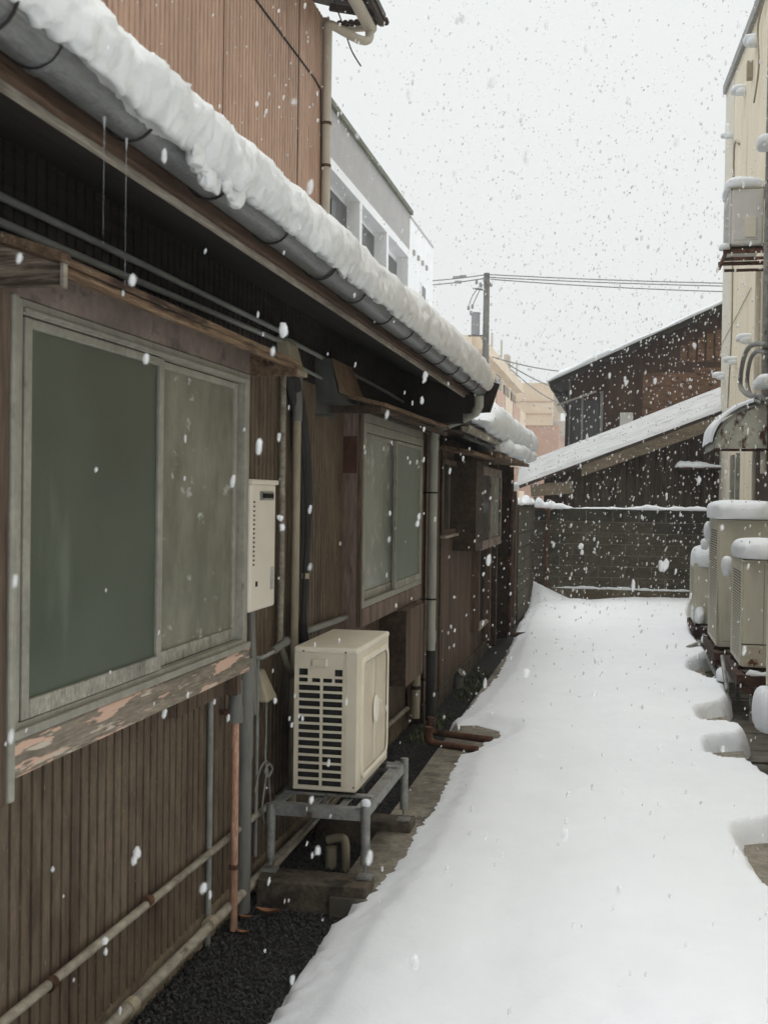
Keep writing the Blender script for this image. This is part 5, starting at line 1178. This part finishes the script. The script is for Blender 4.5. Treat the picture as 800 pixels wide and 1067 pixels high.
# clumps stuck to the fronts
for i, (px_, py_, xv, s, lb) in enumerate(((738, 552, .85, .085, 'snow clump stuck to the upper front of the tall beige unit'), (734, 566, .85, .05, 'small snow clump on the front grille of the tall beige unit'),
        (757, 589, .91, .075, 'snow clump stuck to the upper front of the rust patched unit'))):
    p = at(px_, py_, 'X', xv); m = MB(); blob(m, p, (.045, s*1.1, s), .8, .3, i+3, -1, 3); blob(m, p+Vector((0,.02,-s*.7)), (.035, s*.8, s*.6), .8, .3, i+5, -1, 3)
    tag(m.build('front_snow', 'snow', smooth='all'), lb, 'snow', 'snow clumps on unit fronts')
# racks
for (y0, y1, x0, x1, z, lb) in ((8.95, 10.1, .88, 1.55, .30, 'dark rusty angle steel rack under the rust patched unit'), (10.45, 11.75, .83, 1.55, .27, 'rusty steel rack under the tall beige unit'), (6.65, 7.7, .9, 1.5, .27, 'steel rack under the nearest unit at the right edge'), (13.1, 14.3, .82, 1.5, .19, 'low steel rack under the farthest unit')):
    t = thing('unit_rack', lb, 'rack', ((x0+x1)/2, (y0+y1)/2, 0), 'racks under outdoor units')
    m = MB(); m.box(x0, x1, y0, y0+.008, z-.085, z-.005); m.box(x0, x1, y0, y0+.05, z-.005, z-.001); m.box(x0, x1, y1-.008, y1, z-.07, z-.005); m.build('cross_rail', 'rustd', t)
    m = MB(); m.box(x0, x0+.01, y0+.01, y1-.01, z-.085, z-.006); m.box(x0, x0+.06, y0+.052, y1-.01, z-.006, z-.0015); m.build('side_rail', 'rustd', t)
    m = MB(); m.bar((x0+.02, y0+.02, z-.08), (x1-.02, y0+.02, -.1), .04, .045); m.bar((x0+.02, y1-.04, z-.08), (x1-.02, y1-.04, -.1), .04, .045); m.build('brace', 'rustd', t)
    for (xx, yy) in ((x0+.12, y0+.06), (x1-.08, y0+.06), (x0+.12, y1-.06)):
        m = MB(); m.tube([(xx, yy, -.1), (xx, yy, z-.08)], .022, 8); m.build('leg', 'steel', t)
snow_cap('rack_snow', 'snow piled on the front corner of the rack under the rust patched unit', at(757, 703, 'X', .9), (.09, .25, .065), 'snow on racks', 71, sub=4, e=.8, amp=.2)
snow_cap('rack_snow', 'snow lump on the rack in front of the tall beige unit', at(752, 686, 'X', .93), (.08, .2, .06), 'snow on racks', 72, sub=4, e=.8, amp=.2)
snow_cap('rack_snow', 'small snow lump at the far corner of the tall unit rack', at(735, 667, 'X', .88), (.05, .12, .05), 'snow on racks', 73, sub=3, e=.9, amp=.2)
snow_cap('rack_snow', 'snow heap below the farthest outdoor unit', at(727, 640, 'X', .9), (.07, .5, .13), 'snow on racks', 74, sub=4, e=.8, amp=.2)
snow_strip('rack_snow', 'snow strip on the near cross rail of the rust patched unit rack', (.95, 8.98, .30), (1.5, 8.98, .30), .035, .04, 75, 'snow on racks', tl=.05, freq=8)
snow_cap('rack_snow', 'rounded snow heap against the foot of the nearest unit', (.9, 7.35, .30), (.075, .26, .17), 'snow on racks', 76, sub=4, e=.8, amp=.18)
m = MB(); m.tube([(1.0, 7.2, -.12), (1.0, 7.2, .2)], .05, 14); tag(m.build('grey_foot_pipe', 'greypvc', smooth=True), 'grey pipe foot standing in the channel below the nearest unit', 'pipe')
m = MB(); m.tube([at(752, 684, 'X', .84), at(757, 720, 'X', .84)], .018, 8); m.tube([(.87, 14.2, .05), (.87, 10.2, .05)], .022, 8); m.tube([(.93, 14.2, .12), (.93, 10.2, .12)], .02, 8)
tag(m.build('ground_pipe', 'steel', smooth=True), 'grey pipes running low along the racks on the right', 'pipe')
m = MB(); a = at(717, 676, 'Z', .1); m.tube([a, a+Vector((.2, .35, .04))], .035, 10); tag(m.build('pipe_stub', 'steel', smooth=True), 'snow dusted pipe stub poking from the lane edge at right', 'pipe')

# ================================================================== FALLING SNOW
rs = np.random.RandomState(77)
def ico(n):
    b = bmesh.new(); bmesh.ops.create_icosphere(b, subdivisions=n, radius=1); b.verts.ensure_lookup_table()
    r = np.array([v.co[:] for v in b.verts]), np.array([[v.index for v in f.verts] for f in b.faces]); b.free(); return r
ICO = {1: ico(1), 2: ico(2)}
VV = []; FF = []; cnt = 0
def flake(p, s, el):
    global cnt
    bv_, bf_ = ICO[2 if p[1] < 3.5 else 1]
    v = bv_*np.array([s*rs.uniform(.75, 1.1), s*rs.uniform(.7, 1), s*el])*(1+rs.uniform(-.22, .22, (len(bv_), 1)))
    v[:,0] += v[:,2]*rs.uniform(.0, .2); VV.append(v+p); FF.append(bf_+cnt); cnt += len(bv_)
N_ = 0
while N_ < 4700:
    Yd = 22*rs.rand()**(1/2.4)
    if Yd < .9: continue
    u = rs.uniform(-.62, .26); w = rs.uniform(-.5, .5)
    p = np.array([u*Yd, Yd, 1.6+w*Yd])
    if p[2] < .1: continue
    if p[0] < -1.0 and p[2] < 3.2 and Yd < 18: 
        if not (p[0] > -1.25 and p[2] < 1.9): continue
    if p[0] < -3.1: continue
    if p[0] > 1.45 and Yd > 5: continue
    if p[1] > 18 and p[2] < 2.2: continue
    if p[1] > 19 and p[0] > -1.7 and p[2] < 3.7: continue
    s = rs.uniform(.0018, .0050)*(1+min(1.2, Yd/12.0))
    if rs.rand() < .06: s *= 1.4
    if Yd < 4.5: s *= .8
    flake(p, s, rs.uniform(1.1, 2.1) if Yd > 5 else rs.uniform(1.4, 2.8)); N_ += 1
N_ = 0
while N_ < 1500:
    Yd = rs.uniform(7, 17.8); p = np.array([rs.uniform(-1.2, 1.4), Yd, rs.uniform(.1, 5)])
    flake(p, rs.uniform(.004, .009), rs.uniform(1.1, 2)); N_ += 1
for (px_, py_, yy, s, el) in ((480, 22, 1.9, .0095, 1.6), (545, 120, 2.6, .008, 1.5), (272, 465, 1.5, .008, 2.4), (298, 345, 2.0, .012, 1.6), (140, 895, 1.7, .009, 1.6), (291, 543, 2.2, .009, 1.4), (112, 985, 1.8, .008, 1.6), (690, 590, 3.0, .014, 1.9), (622, 690, 3.2, .010, 1.5), (650, 395, 3.0, .008, 2.0), (606, 570, 3.3, .009, 1.5)):
    for k in range(3):
        p = at(px_+rs.uniform(-3.5, 3.5), py_+rs.uniform(-7, 7), 'Y', yy); flake(np.array(p), s*rs.uniform(.4, .65), el)
me = bpy.data.meshes.new('falling_snow'); me.from_pydata(np.concatenate(VV).tolist(), [], np.concatenate(FF).tolist()); me.materials.append(MT['flake']); me.materials.append(MT['nearflake'])
me.polygons.foreach_set('use_smooth', [True]*len(me.polygons))
_yy = np.concatenate(VV)[:, 1][np.concatenate(FF)[:, 0]]; me.polygons.foreach_set('material_index', (_yy < 5.0).astype(np.int32))
o = bpy.data.objects.new('falling_snow', me); COL.objects.link(o); tag(o, 'snowflakes falling through the air over the whole lane', 'snowfall', kind='stuff')
# more distant flakes above the roofs
VV = []; FF = []; cnt = 0
for i in range(600):
    Yd = rs.uniform(20, 48); u = rs.uniform(-.25, .2); w = rs.uniform(.12, .5)
    p = np.array([u*Yd, Yd, 1.6+w*Yd])
    if p[0] < -4.8 and p[2] < 9: continue
    if p[0] > 1.4 and Yd < 22: continue
    flake(p, rs.uniform(.008, .02), rs.uniform(1.1, 2))
me = bpy.data.meshes.new('distant_snowfall'); me.from_pydata(np.concatenate(VV).tolist(), [], np.concatenate(FF).tolist()); me.materials.append(MT['flake'])
o = bpy.data.objects.new('distant_snowfall', me); COL.objects.link(o); tag(o, 'tiny snowflakes falling beyond the roofs against the sky', 'snowfall', kind='stuff')

# ================================================================== HAZE of the snowfall
HAZE = True
if HAZE:
    m = MB(); m.box(-175, 175, -65, 265, -1.6, 12.5); hz = m.build('haze', 'snow'); tag(hz, kind='stuff')
    hm = bpy.data.materials.new('haze_air'); hm.use_nodes = True; hn = hm.node_tree.nodes; hn.clear()
    pv = hn.new('ShaderNodeVolumePrincipled'); pv.inputs['Color'].default_value = (.995, .998, 1, 1); pv.inputs['Density'].default_value = .0024; pv.inputs['Anisotropy'].default_value = 0.3
    ho = hn.new('ShaderNodeOutputMaterial'); hm.node_tree.links.new(pv.outputs[0], ho.inputs['Volume'])
    hz.data.materials[0] = hm
